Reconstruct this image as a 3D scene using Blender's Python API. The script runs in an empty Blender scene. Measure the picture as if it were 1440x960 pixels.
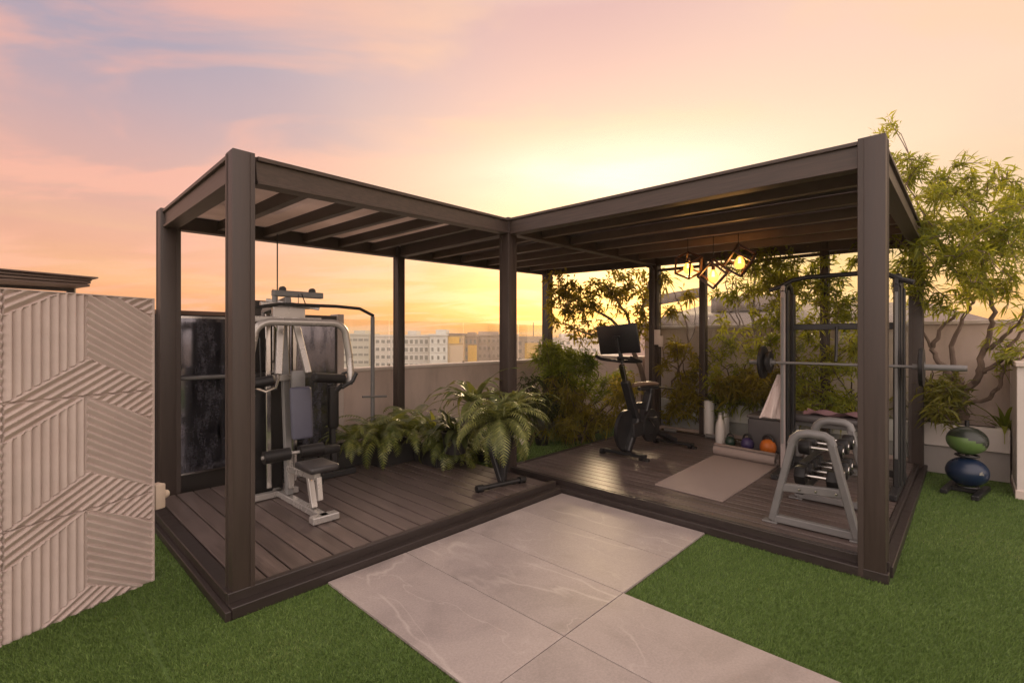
import bpy, bmesh, math, random
import numpy as np
from mathutils import Vector, Matrix

S = bpy.context.scene
C = S.collection
R = math.radians
HC = 1.45                                   # eye height of the photographer
FPX = 680.0

# ------------------------------------------------------------------ camera
cd = bpy.data.cameras.new('camera')
cam = bpy.data.objects.new('camera', cd); C.objects.link(cam)
cam.location = (0, 0, HC); cam.rotation_euler = (R(90), 0, 0)
cd.sensor_width = 36.0; cd.lens = 36.0 * FPX / 1440.0
cd.shift_y = -5.0 / 1440.0
cd.clip_start = 0.05; cd.clip_end = 20000
S.camera = cam
S.render.resolution_x = 1024; S.render.resolution_y = 682

# ------------------------------------------------------------------ sky
SUN_AZ, SUN_EL = R(12.0), R(18.0)
W = bpy.data.worlds.new("World"); S.world = W; W.use_nodes = True
nt = W.node_tree; nt.nodes.clear()
def N(t, kind, **kw):
    n = t.nodes.new(kind)
    for k, v in kw.items(): setattr(n, k, v)
    return n
def L(t, a, b): t.links.new(a, b)
def math_node(t, op, a, b=None, c=None, clamp=False):
    n = N(t, 'ShaderNodeMath', operation=op); n.use_clamp = clamp
    for i, x in enumerate((a, b, c)):
        if x is None: continue
        if isinstance(x, (int, float)): n.inputs[i].default_value = x
        else: L(t, x, n.inputs[i])
    return n.outputs[0]
def ramp(t, fac, stops, interp='LINEAR'):
    n = N(t, 'ShaderNodeValToRGB'); n.color_ramp.interpolation = interp
    e = n.color_ramp.elements
    while len(e) > 1: e.remove(e[0])
    e[0].position = stops[0][0]; e[0].color = (*stops[0][1], 1)
    for p, c in stops[1:]:
        x = e.new(p); x.color = (*c, 1)
    L(t, fac, n.inputs[0]); return n.outputs[0]
def mixc(t, fac, a, b, mode='MIX'):
    n = N(t, 'ShaderNodeMix', data_type='RGBA', blend_type=mode)
    for s, x in ((n.inputs[0], fac), (n.inputs[6], a), (n.inputs[7], b)):
        if isinstance(x, (int, float)): s.default_value = x
        elif isinstance(x, tuple): s.default_value = (*x, 1)
        else: L(t, x, s)
    return n.outputs[2]
tc = N(nt, 'ShaderNodeTexCoord'); sep = N(nt, 'ShaderNodeSeparateXYZ')
L(nt, tc.outputs['Generated'], sep.inputs[0])
dx, dy, dz = sep.outputs
zc = math_node(nt, 'MAXIMUM', dz, 0.0)
# colour by height above the horizon: ahead, to the left, to the right
ahead = ramp(nt, zc, [(0.0, (0.96, 0.34, 0.07)), (0.05, (0.99, 0.40, 0.10)), (0.09, (1.0, 0.48, 0.15)), (0.16, (1.0, 0.55, 0.23)), (0.25, (0.98, 0.60, 0.34)),
                      (0.35, (0.96, 0.58, 0.41)), (0.45, (0.89, 0.53, 0.43)), (0.56, (0.78, 0.46, 0.42)), (0.72, (1.3, 1.02, 0.93)), (1.0, (1.6, 1.29, 1.18))])
left_ = ramp(nt, zc, [(0.0, (0.95, 0.35, 0.14)), (0.08, (0.96, 0.39, 0.19)), (0.15, (0.90, 0.41, 0.26)), (0.22, (0.84, 0.42, 0.31)), (0.30, (0.74, 0.43, 0.37)), (0.37, (0.58, 0.41, 0.42)),
                      (0.45, (0.45, 0.385, 0.45)), (0.56, (0.44, 0.39, 0.46)), (0.72, (1.3, 1.02, 0.93)), (1.0, (1.6, 1.29, 1.18))])
right_ = ramp(nt, zc, [(0.0, (0.99, 0.47, 0.14)), (0.10, (1.0, 0.58, 0.23)), (0.20, (1.0, 0.67, 0.35)), (0.30, (1.0, 0.70, 0.45)), (0.40, (0.98, 0.64, 0.46)),
                       (0.56, (0.90, 0.57, 0.47)), (0.72, (1.3, 1.02, 0.93)), (1.0, (1.6, 1.29, 1.18))])
def sstep(x):
    n = N(nt, 'ShaderNodeMapRange', interpolation_type='SMOOTHSTEP'); L(nt, x, n.inputs[0]); return n
azn = sstep(dx); azn.inputs[1].default_value = 0.08; azn.inputs[2].default_value = -0.60; azl = azn.outputs[0]
arn = sstep(dx); arn.inputs[1].default_value = 0.10; arn.inputs[2].default_value = 0.55; azr = arn.outputs[0]
base = mixc(nt, azl, ahead, left_); base = mixc(nt, azr, base, right_)
# clouds: flat sheets seen in perspective
den = math_node(nt, 'ADD', zc, 0.16)
cx = math_node(nt, 'DIVIDE', dx, den); cy = math_node(nt, 'DIVIDE', dy, den)
comb = N(nt, 'ShaderNodeCombineXYZ'); L(nt, cx, comb.inputs[0]); L(nt, cy, comb.inputs[1])
mp = N(nt, 'ShaderNodeMapping'); mp.inputs['Rotation'].default_value = (0, 0, R(-25)); mp.inputs['Scale'].default_value = (0.8, 1.7, 1); mp.inputs['Location'].default_value = (3.3, 1.2, 0)
L(nt, comb.outputs[0], mp.inputs[0])
n1 = N(nt, 'ShaderNodeTexNoise'); n1.inputs['Scale'].default_value = 1.25; n1.inputs['Detail'].default_value = 8; n1.inputs['Roughness'].default_value = 0.52; n1.inputs['Distortion'].default_value = 0.5
L(nt, mp.outputs[0], n1.inputs['Vector'])
n2 = N(nt, 'ShaderNodeTexNoise'); n2.inputs['Scale'].default_value = 0.45; n2.inputs['Detail'].default_value = 5; n2.inputs['Distortion'].default_value = 0.3
mp2 = N(nt, 'ShaderNodeMapping'); mp2.inputs['Rotation'].default_value = (0, 0, R(15)); mp2.inputs['Location'].default_value = (9.1, 4.0, 0)
L(nt, comb.outputs[0], mp2.inputs[0]); L(nt, mp2.outputs[0], n2.inputs['Vector'])
lit = ramp(nt, n1.outputs[0], [(0.44, (0, 0, 0)), (0.60, (1, 1, 1))], 'EASE')
drk = ramp(nt, n2.outputs[0], [(0.42, (0, 0, 0)), (0.62, (1, 1, 1))], 'EASE')
hi = math_node(nt, 'MULTIPLY_ADD', zc, 5.0, -0.1, clamp=True)
vis = math_node(nt, 'MULTIPLY_ADD', zc, -8.0, 5.4, clamp=True)               # clouds thin out overhead
base = mixc(nt, math_node(nt, 'MULTIPLY', math_node(nt, 'MULTIPLY', math_node(nt, 'MULTIPLY', drk, hi), vis), 0.72), base, mixc(nt, 1.0, base, (0.84, 0.83, 0.93), 'MULTIPLY'))
litc = mixc(nt, azl, (1.02, 0.64, 0.40), (1.0, 0.46, 0.33))
base = mixc(nt, math_node(nt, 'MULTIPLY', math_node(nt, 'MULTIPLY', lit, vis), 0.72), base, litc)
# fine streaks low over the horizon
cs = N(nt, 'ShaderNodeCombineXYZ'); L(nt, math_node(nt, 'MULTIPLY', dx, 2.2), cs.inputs[0]); L(nt, math_node(nt, 'MULTIPLY', dz, 26.0), cs.inputs[1])
n3 = N(nt, 'ShaderNodeTexNoise'); n3.inputs['Scale'].default_value = 1.3; n3.inputs['Detail'].default_value = 5; n3.inputs['Distortion'].default_value = .6; L(nt, cs.outputs[0], n3.inputs['Vector'])
lowm = math_node(nt, 'MULTIPLY_ADD', zc, -4.5, 1.15, clamp=True)
st = ramp(nt, n3.outputs[0], [(0.42, (0, 0, 0)), (0.66, (1, 1, 1))], 'EASE')
base = mixc(nt, math_node(nt, 'MULTIPLY', math_node(nt, 'MULTIPLY', st, lowm), .38), base, (1.0, 0.62, 0.25))
# glow round the hidden sun, flattened by the cloud layers
sv = Vector((math.sin(SUN_AZ) * math.cos(SUN_EL), math.cos(SUN_AZ) * math.cos(SUN_EL), math.sin(SUN_EL)))
def gauss(x0, sx_, z0, sz_):
    a = math_node(nt, 'POWER', math_node(nt, 'ABSOLUTE', math_node(nt, 'DIVIDE', math_node(nt, 'SUBTRACT', dx, x0), sx_)), 2.0)
    b_ = math_node(nt, 'POWER', math_node(nt, 'ABSOLUTE', math_node(nt, 'DIVIDE', math_node(nt, 'SUBTRACT', dz, z0), sz_)), 2.0)
    return math_node(nt, 'EXPONENT', math_node(nt, 'MULTIPLY', math_node(nt, 'ADD', a, b_), -1.0))
front = math_node(nt, 'MULTIPLY_ADD', dy, 4.0, -1.0, clamp=True)
gmod = ramp(nt, n1.outputs[0], [(0.30, (0.45,) * 3), (0.60, (1.0,) * 3)])
gw_ = math_node(nt, 'MULTIPLY', gauss(0.24, 0.36, 0.28, 0.17), front)
base = mixc(nt, math_node(nt, 'MULTIPLY', gw_, 0.32), base, (1.02, 0.76, 0.51))
gc_ = math_node(nt, 'MULTIPLY', math_node(nt, 'MULTIPLY', gauss(0.20, 0.24, 0.312, 0.055), front), gmod)
base = mixc(nt, math_node(nt, 'MULTIPLY', gc_, 0.95, clamp=True), base, (1.12, 1.0, 0.84))
# the half of the sky behind the photographer: paler, bright dusk sky
bk = math_node(nt, 'MULTIPLY_ADD', dy, -1.6, 0.05, clamp=True)
base = mixc(nt, bk, base, (2.30, 1.86, 1.66))
sky = N(nt, 'ShaderNodeTexSky', sky_type='NISHITA'); sky.sun_disc = False
sky.sun_elevation = R(4); sky.sun_rotation = SUN_AZ; sky.altitude = 60; sky.dust_density = 3
bg1 = N(nt, 'ShaderNodeBackground'); L(nt, base, bg1.inputs[0]); bg1.inputs[1].default_value = 0.93
bg2 = N(nt, 'ShaderNodeBackground'); L(nt, sky.outputs[0], bg2.inputs[0]); bg2.inputs[1].default_value = 0.05
ad = N(nt, 'ShaderNodeAddShader'); wo = N(nt, 'ShaderNodeOutputWorld')
L(nt, bg1.outputs[0], ad.inputs[0]); L(nt, bg2.outputs[0], ad.inputs[1]); L(nt, ad.outputs[0], wo.inputs[0])

# ------------------------------------------------------------------ sun behind thin cloud
sl = bpy.data.lights.new('sun', 'SUN'); so = bpy.data.objects.new('sun', sl); C.objects.link(so)
sl.energy = 2.7; sl.angle = R(12); sl.color = (1.0, 0.72, 0.42)
so.rotation_euler = (-sv).to_track_quat('-Z', 'Y').to_euler()

S.view_settings.view_transform = 'Standard'; S.view_settings.look = 'None'
S.view_settings.exposure = 0.0; S.view_settings.gamma = 1.0; S.view_settings.use_curve_mapping = False
S.cycles.max_bounces = 8; S.cycles.transparent_max_bounces = 16

# ================================================================== helpers
YAW = R(46.5)                                # direction of the decking's long side
CU, SU = math.cos(YAW), math.sin(YAW)
def UV(u, v, z=0.0): return Vector((u * CU - v * SU, u * SU + v * CU, z))
UD = UV(1, 0); VD = UV(0, 1); ZD = Vector((0, 0, 1))
def to_uv(p): return (p.x * CU + p.y * SU, -p.x * SU + p.y * CU)
def ray(px): return (px - 720.0) / FPX
def PZ(px, py, z):                            # point of the plane at height z
    d = FPX * (HC - z) / (py - 475.0); return Vector((ray(px) * d, d, z))
def PD(px, py, d): return Vector((ray(px) * d, d, HC - (py - 475.0) / FPX * d))
def PU(px, py, u):
    d = u / (ray(px) * CU + SU); return PD(px, py, d)
def PV(px, py, v):
    d = v / (-ray(px) * SU + CU); return PD(px, py, d)

class MB:
    def __init__(s): s.v = []; s.f = []
    def add(s, vs, fs):
        o = len(s.v); s.v.extend(Vector(x) for x in vs); s.f.extend([tuple(i + o for i in f) for f in fs]); return s
    def bm(s, b, M=None):
        b.verts.ensure_lookup_table(); b.verts.index_update()
        s.add([(M @ v.co if M else v.co) for v in b.verts], [[v.index for v in f.verts] for f in b.faces]); b.free(); return s
    def obox(s, c, ax, ay, az, bev=0.0, seg=1):
        b = bmesh.new(); bmesh.ops.create_cube(b, size=2)
        lx, ly, lz = ax.length, ay.length, az.length
        for v in b.verts: v.co = Vector((v.co.x * lx, v.co.y * ly, v.co.z * lz))
        if bev > 0: bmesh.ops.bevel(b, geom=b.edges[:], offset=min(bev, .45 * 2 * min(lx, ly, lz)), segments=seg, affect='EDGES', profile=.5)
        M = Matrix((ax.normalized(), ay.normalized(), az.normalized())).transposed().to_4x4(); M.translation = c
        return s.bm(b, M)
    def ubox(s, u0, u1, v0, v1, z0, z1, bev=0.0, seg=1):
        return s.obox(UV((u0 + u1) / 2, (v0 + v1) / 2, (z0 + z1) / 2), UD * ((u1 - u0) / 2), VD * ((v1 - v0) / 2), ZD * ((z1 - z0) / 2), bev, seg)
    def beam(s, a, b, w, h, bev=0.0, up=ZD, seg=1):
        a, b = Vector(a), Vector(b); d = (b - a); x = d.normalized()
        y = up.cross(x)
        if y.length < 1e-4: y = Vector((1, 0, 0)).cross(x)
        y.normalize(); z = x.cross(y)
        return s.obox((a + b) / 2, d / 2, y * (w / 2), z * (h / 2), bev, seg)
    def tube(s, pts, r, n=10, closed=False, cap=True, flat=None):
        pts = [Vector(p) for p in pts]; m = len(pts)
        rs = r if isinstance(r, (list, tuple)) else [r] * m
        ts = []
        for i in range(m):
            if closed: t = pts[(i + 1) % m] - pts[i - 1]
            else: t = pts[min(i + 1, m - 1)] - pts[max(i - 1, 0)]
            ts.append(t.normalized())
        ref = ZD if abs(ts[0].z) < .9 else Vector((1, 0, 0))
        x = (ref - ts[0] * ref.dot(ts[0])).normalized(); vs = []
        for i in range(m):
            x = (x - ts[i] * x.dot(ts[i])).normalized(); y = ts[i].cross(x)
            for k in range(n):
                a = 2 * math.pi * k / n
                vs.append(pts[i] + (x * math.cos(a) + y * math.sin(a) * (flat or 1)) * rs[i])
        fs = []
        for i in range(m if closed else m - 1):
            j = (i + 1) % m
            for k in range(n): fs.append((i * n + k, i * n + (k + 1) % n, j * n + (k + 1) % n, j * n + k))
        if cap and not closed:
            fs.append(tuple(range(n))[::-1]); fs.append(tuple((m - 1) * n + k for k in range(n)))
        return s.add(vs, fs)
    def cyl(s, a, b, r, n=20): return s.tube([a, b], r, n)
    def lathe(s, prof, c, ax=ZD, n=24):
        ax = Vector(ax).normalized(); ref = Vector((1, 0, 0)) if abs(ax.x) < .9 else Vector((0, 1, 0))
        x = (ref - ax * ref.dot(ax)).normalized(); y = ax.cross(x); c = Vector(c); vs = []; fs = []
        for r, h in prof:
            for k in range(n):
                a = 2 * math.pi * k / n; vs.append(c + ax * h + (x * math.cos(a) + y * math.sin(a)) * max(r, 1e-4))
        for i in range(len(prof) - 1):
            for k in range(n): fs.append((i * n + k, i * n + (k + 1) % n, (i + 1) * n + (k + 1) % n, (i + 1) * n + k))
        return s.add(vs, fs)
    def ball(s, c, r, sc=(1, 1, 1), n=20):
        b = bmesh.new(); bmesh.ops.create_uvsphere(b, u_segments=n, v_segments=n // 2 + 2, radius=r)
        for v in b.verts: v.co = Vector((v.co.x * sc[0], v.co.y * sc[1], v.co.z * sc[2])) + Vector(c)
        return s.bm(b)
    def build(s, name, mat, parent=None, sharp=35):
        if parent is not None: org = ORG[parent.name]
        else:
            v = np.array([tuple(x) for x in s.v]); mn = v.min(0); mx = v.max(0)
            org = Vector(((mn[0] + mx[0]) / 2, (mn[1] + mx[1]) / 2, mn[2]))
        me = bpy.data.meshes.new(name)
        me.from_pydata([tuple(x - org) for x in s.v], [], s.f)
        me.polygons.foreach_set('use_smooth', [True] * len(me.polygons)); me.update()
        if sharp: me.set_sharp_from_angle(angle=R(sharp))
        me.materials.append(mat)
        o = bpy.data.objects.new(name, me); C.objects.link(o)
        if parent is not None: o.parent = parent
        else: o.location = org
        ORG[o.name] = org
        return o
ORG = {}
def raw_mesh(name, V, F, mat, parent=None, smooth=False):
    """fast path: numpy vertices, faces all of one size"""
    V = np.asarray(V, dtype=np.float64); F = np.asarray(F, dtype=np.int32)
    if parent is not None: org = np.array(ORG[parent.name])
    else: org = np.array([V[:, 0].mean(), V[:, 1].mean(), V[:, 2].min()])
    me = bpy.data.meshes.new(name); k = F.shape[1]
    me.vertices.add(len(V)); me.vertices.foreach_set('co', (V - org).astype(np.float32).ravel())
    me.loops.add(F.size); me.loops.foreach_set('vertex_index', F.ravel())
    me.polygons.add(len(F)); me.polygons.foreach_set('loop_start', np.arange(0, F.size, k, dtype=np.int32))
    me.polygons.foreach_set('use_smooth', np.full(len(F), smooth)); me.update(calc_edges=True); me.validate()
    me.materials.append(mat)
    o = bpy.data.objects.new(name, me); C.objects.link(o)
    if parent is not None: o.parent = parent
    else: o.location = org
    ORG[o.name] = Vector(org); return o
def tag(o, label, cat, group=None, kind=None):
    if label: o['label'] = label
    if cat: o['category'] = cat
    if group: o['group'] = group
    if kind: o['kind'] = kind
    return o
def thing(name, label, cat, loc, group=None):
    o = bpy.data.objects.new(name, None); C.objects.link(o); o.location = loc; o.empty_display_size = .1
    ORG[o.name] = Vector(loc); return tag(o, label, cat, group)
def structure(o): o['kind'] = 'structure'; return o
def copy_tree(o, parent=None):
    c = o.copy(); C.objects.link(c); ORG[c.name] = ORG[o.name].copy()
    if parent is not None: c.parent = parent
    for ch in list(o.children): copy_tree(ch, c)
    return c

# ------------------------------------------------------------------ materials
def mat(name, col, rough=.5, metal=0.0, var=.12, scale=8.0, stretch=(1, 1, 1), rotz=0.0, bump=0.0, bscale=None, spec=.5, island=0.0, coat=0.0, dirt=None, dirt_amt=.3, dscale=2.5):
    m = bpy.data.materials.new(name); m.use_nodes = True; t = m.node_tree; b = t.nodes['Principled BSDF']
    tcn = N(t, 'ShaderNodeTexCoord'); g = N(t, 'ShaderNodeNewGeometry')
    mpn = N(t, 'ShaderNodeMapping'); mpn.inputs['Scale'].default_value = stretch
    rot = N(t, 'ShaderNodeMapping'); rot.inputs['Rotation'].default_value = (0, 0, -rotz)
    L(t, g.outputs['Position'], rot.inputs[0]); L(t, rot.outputs[0], mpn.inputs[0])
    nz = N(t, 'ShaderNodeTexNoise'); nz.inputs['Scale'].default_value = scale; nz.inputs['Detail'].default_value = 6; nz.inputs['Roughness'].default_value = .6
    L(t, mpn.outputs[0], nz.inputs['Vector'])
    c = ramp(t, nz.outputs[0], [(.25, tuple(x * (1 - var) for x in col)), (.75, tuple(min(1, x * (1 + var)) for x in col))])
    if island:
        ir = ramp(t, g.outputs['Random Per Island'], [(0, (1 - island,) * 3), (1, (1 + island,) * 3)])
        c = mixc(t, 1.0, c, ir, 'MULTIPLY')
    if dirt:
        dn = N(t, 'ShaderNodeTexNoise'); dn.inputs['Scale'].default_value = dscale; dn.inputs['Detail'].default_value = 8; dn.inputs['Roughness'].default_value = .7
        L(t, mpn.outputs[0], dn.inputs['Vector'])
        df = ramp(t, dn.outputs[0], [(.48, (0, 0, 0)), (.72, (1, 1, 1))])
        c = mixc(t, math_node(t, 'MULTIPLY', df, dirt_amt), c, dirt)
    L(t, c, b.inputs['Base Color'])
    rr = ramp(t, nz.outputs[0], [(.2, (max(0, rough - .08),) * 3), (.8, (min(1, rough + .08),) * 3)])
    L(t, rr, b.inputs['Roughness'])
    b.inputs['Metallic'].default_value = metal; b.inputs['Specular IOR Level'].default_value = spec; b.inputs['Coat Weight'].default_value = coat
    if bump:
        bn = N(t, 'ShaderNodeTexNoise'); bn.inputs['Scale'].default_value = bscale or scale * 3; bn.inputs['Detail'].default_value = 5
        L(t, mpn.outputs[0], bn.inputs['Vector'])
        bp = N(t, 'ShaderNodeBump'); bp.inputs['Strength'].default_value = bump; bp.inputs['Distance'].default_value = .01
        L(t, bn.outputs[0], bp.inputs['Height']); L(t, bp.outputs[0], b.inputs['Normal'])
    return m
def leafmat(name, dark, light, trans=.35, rough=.45):
    m = bpy.data.materials.new(name); m.use_nodes = True; t = m.node_tree; b = t.nodes['Principled BSDF']; out = t.nodes['Material Output']
    g = N(t, 'ShaderNodeNewGeometry'); nz = N(t, 'ShaderNodeTexNoise'); nz.inputs['Scale'].default_value = 2.2; nz.inputs['Detail'].default_value = 3
    L(t, g.outputs['Position'], nz.inputs['Vector'])
    f = math_node(t, 'MULTIPLY_ADD', g.outputs['Random Per Island'], .55, math_node(t, 'MULTIPLY_ADD', nz.outputs[0], 1.3, -.42), clamp=True)
    c = ramp(t, f, [(0, dark), (.6, tuple((a + b_) / 2 for a, b_ in zip(dark, light))), (1, light)])
    L(t, c, b.inputs['Base Color']); b.inputs['Roughness'].default_value = rough; b.inputs['Specular IOR Level'].default_value = .35
    tr = N(t, 'ShaderNodeBsdfTranslucent'); L(t, mixc(t, 1.0, c, (2.1, 1.9, .9), 'MULTIPLY'), tr.inputs[0])
    mx = N(t, 'ShaderNodeMixShader'); mx.inputs[0].default_value = trans
    L(t, b.outputs[0], mx.inputs[1]); L(t, tr.outputs[0], mx.inputs[2]); L(t, mx.outputs[0], out.inputs[0])
    return m
def glassmat(name, tint=(.94, .96, .95), refl=.5):
    m = bpy.data.materials.new(name); m.use_nodes = True; t = m.node_tree; t.nodes.remove(t.nodes['Principled BSDF']); out = t.nodes['Material Output']
    tr = N(t, 'ShaderNodeBsdfTransparent'); tr.inputs[0].default_value = (*tint, 1)
    gl = N(t, 'ShaderNodeBsdfGlossy'); gl.inputs['Roughness'].default_value = .01
    fr = N(t, 'ShaderNodeFresnel'); fr.inputs[0].default_value = 1.45
    mx = N(t, 'ShaderNodeMixShader'); L(t, math_node(t, 'MULTIPLY', fr.outputs[0], refl), mx.inputs[0])
    L(t, tr.outputs[0], mx.inputs[1]); L(t, gl.outputs[0], mx.inputs[2]); L(t, mx.outputs[0], out.inputs[0]); return m
def emit(name, col, st):
    m = bpy.data.materials.new(name); m.use_nodes = True; b = m.node_tree.nodes['Principled BSDF']
    b.inputs['Base Color'].default_value = (*col, 1); b.inputs['Emission Color'].default_value = (*col, 1); b.inputs['Emission Strength'].default_value = st; return m

M_frame = mat('brown_timber_look_aluminium', (.040, .0275, .0225), .5, var=.22, scale=5, stretch=(9, 9, .6), bump=.06, bscale=14)
M_beam = mat('brown_beam', (.051, .035, .028), .5, var=.45, scale=5, stretch=(.7, 14, 14), rotz=YAW + R(90), bump=.05, bscale=12)
M_beam_u = mat('brown_beam_cross', (.051, .035, .028), .5, var=.45, scale=5, stretch=(.7, 14, 14), rotz=YAW, bump=.05, bscale=12)
M_rafter = mat('brown_rafter', (.052, .036, .029), .5, var=.15, scale=6)
M_rafter_lit = mat('lit_brown_rafter', (.135, .092, .074), .45, var=.15, scale=6)  # rafter brown lightened to paint in sky light on the undersides
M_deck = mat('wet_brown_deck_board', (.088, .066, .059), .39, var=.40, scale=4, stretch=(18, .8, 6), rotz=YAW, bump=.16, bscale=16, island=.24, dirt=(.15, .115, .105), dirt_amt=.45, dscale=1.1)
M_rim = mat('brown_deck_rim', (.026, .019, .017), .42, var=.2, scale=6, stretch=(3, 3, 12))
M_turfbase = mat('turf_backing', (.060, .105, .020), .95, var=.35, scale=30)
M_blackmetal = mat('black_powder_coated_steel', (.012, .012, .013), .42, var=.2, scale=30)
M_black = mat('black_vinyl', (.010, .0095, .010), .5, spec=.35, var=.2, scale=25, bump=.1, bscale=150)
M_white = mat('white_painted_steel', (.40, .38, .36), .28, metal=.45, var=.08, scale=5, dirt=(.25, .22, .20), dirt_amt=.14)
M_greysteel = mat('grey_painted_steel', (.155, .152, .15), .38, var=.08, scale=10, dirt=(.2, .18, .17), dirt_amt=.3)
M_chrome = mat('chrome_steel', (.48, .46, .44), .20, metal=1.0, var=.05)
M_greypad = mat('blue_grey_vinyl_pad', (.070, .072, .105), .5, var=.1, scale=20, bump=.08, bscale=120)
M_seatpad = mat('dark_grey_seat_vinyl', (.030, .028, .029), .38, var=.1, scale=20)
M_wall = mat('beige_painted_render', (.56, .445, .385), .82, var=.10, scale=1.6, stretch=(2.4, 2.4, .7), bump=.12, bscale=60, dirt=(.30, .235, .20), dirt_amt=.5, dscale=1.2)
M_wallw = mat('white_painted_render', (.62, .56, .52), .8, var=.05, scale=2, bump=.1, bscale=60, dirt=(.42, .36, .32), dirt_amt=.35, dscale=1.6)
M_cap = mat('pale_coping', (.60, .51, .45), .7, var=.08, scale=3, dirt=(.35, .28, .24), dirt_amt=.4)
M_relief = mat('cast_stone_relief', (.49, .405, .37), .8, var=.08, scale=5, bump=.15, bscale=90, dirt=(.36, .26, .22), dirt_amt=.3, dscale=3)
M_darkwall = mat('dark_brown_cladding', (.035, .028, .026), .5, var=.2, scale=6)
M_mirror = bpy.data.materials.new('dusty_mirror'); M_mirror.use_nodes = True
_t = M_mirror.node_tree; _b = _t.nodes['Principled BSDF']; _b.inputs['Base Color'].default_value = (.20, .20, .23, 1); _b.inputs['Metallic'].default_value = 1.0; _b.inputs['Roughness'].default_value = .09
_g = N(_t, 'ShaderNodeNewGeometry'); _p = N(_t, 'ShaderNodeMapping'); _p.inputs['Scale'].default_value = (3.2, 3.2, .9); L(_t, _g.outputs['Position'], _p.inputs[0])
_n = N(_t, 'ShaderNodeTexNoise'); _n.inputs['Scale'].default_value = 3.0; _n.inputs['Detail'].default_value = 9; _n.inputs['Roughness'].default_value = .68; L(_t, _p.outputs[0], _n.inputs['Vector'])
_n2 = N(_t, 'ShaderNodeTexNoise'); _n2.inputs['Scale'].default_value = 55; _n2.inputs['Detail'].default_value = 2; L(_t, _g.outputs['Position'], _n2.inputs['Vector'])
_d = N(_t, 'ShaderNodeBsdfDiffuse'); L(_t, ramp(_t, _n2.outputs[0], [(.35, (.055, .055, .068)), (.7, (.15, .15, .18))]), _d.inputs[0])  # dust film; its blue grey mottling also paints in dim reflections
_m = N(_t, 'ShaderNodeMixShader'); L(_t, ramp(_t, _n.outputs[0], [(.40, (.04,) * 3), (.52, (.35,) * 3), (.68, (.9,) * 3)]), _m.inputs[0]); L(_t, _b.outputs[0], _m.inputs[1]); L(_t, _d.outputs[0], _m.inputs[2]); L(_t, _m.outputs[0], _t.nodes['Material Output'].inputs[0])
M_glass = glassmat('clear_glass', refl=.5)
M_glass2 = glassmat('balustrade_glass', (.93, .94, .93), refl=.35)
M_mat = mat('taupe_mat_foam', (.27, .215, .19), .75, var=.06, scale=40, bump=.2, bscale=260)
M_soil = mat('dark_soil', (.030, .022, .016), .95, var=.4, scale=25, bump=.5)
M_bark = mat('grey_brown_bark', (.19, .135, .105), .85, var=.35, scale=14, stretch=(1, 1, .35), bump=.5, bscale=35)
M_twig = mat('dark_twig', (.085, .055, .038), .8, var=.3, scale=20)
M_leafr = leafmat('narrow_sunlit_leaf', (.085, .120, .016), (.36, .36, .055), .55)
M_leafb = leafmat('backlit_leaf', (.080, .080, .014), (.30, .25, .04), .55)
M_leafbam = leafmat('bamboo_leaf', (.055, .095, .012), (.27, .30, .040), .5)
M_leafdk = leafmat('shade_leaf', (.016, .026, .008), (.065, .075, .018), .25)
M_fern = leafmat('fern_frond', (.050, .078, .016), (.27, .28, .075), .36, .34)
M_fernp = leafmat('pale_fern_frond', (.045, .068, .020), (.29, .30, .11), .32, .32)
M_agave = leafmat('grey_green_agave', (.085, .085, .066), (.18, .17, .13), .15, .5)
M_brom = leafmat('strap_leaf', (.06, .075, .012), (.26, .24, .04), .35)

# ================================================================== terrace ground
def poly_uv(name, pts, z, m):
    b = MB(); b.add([UV(u, v, z) for u, v in pts], [tuple(range(len(pts)))]); return b.build(name, m)
g = MB(); g.ubox(-7, 7.62, -7, 5.75, -.45, -.012); structure(g.build('terrace_floor', M_wallw))
structure(poly_uv('turf', [(-7, -7), (7.3, -7), (7.3, 5.5), (-7, 5.5)], 0.0, M_turfbase))

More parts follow.
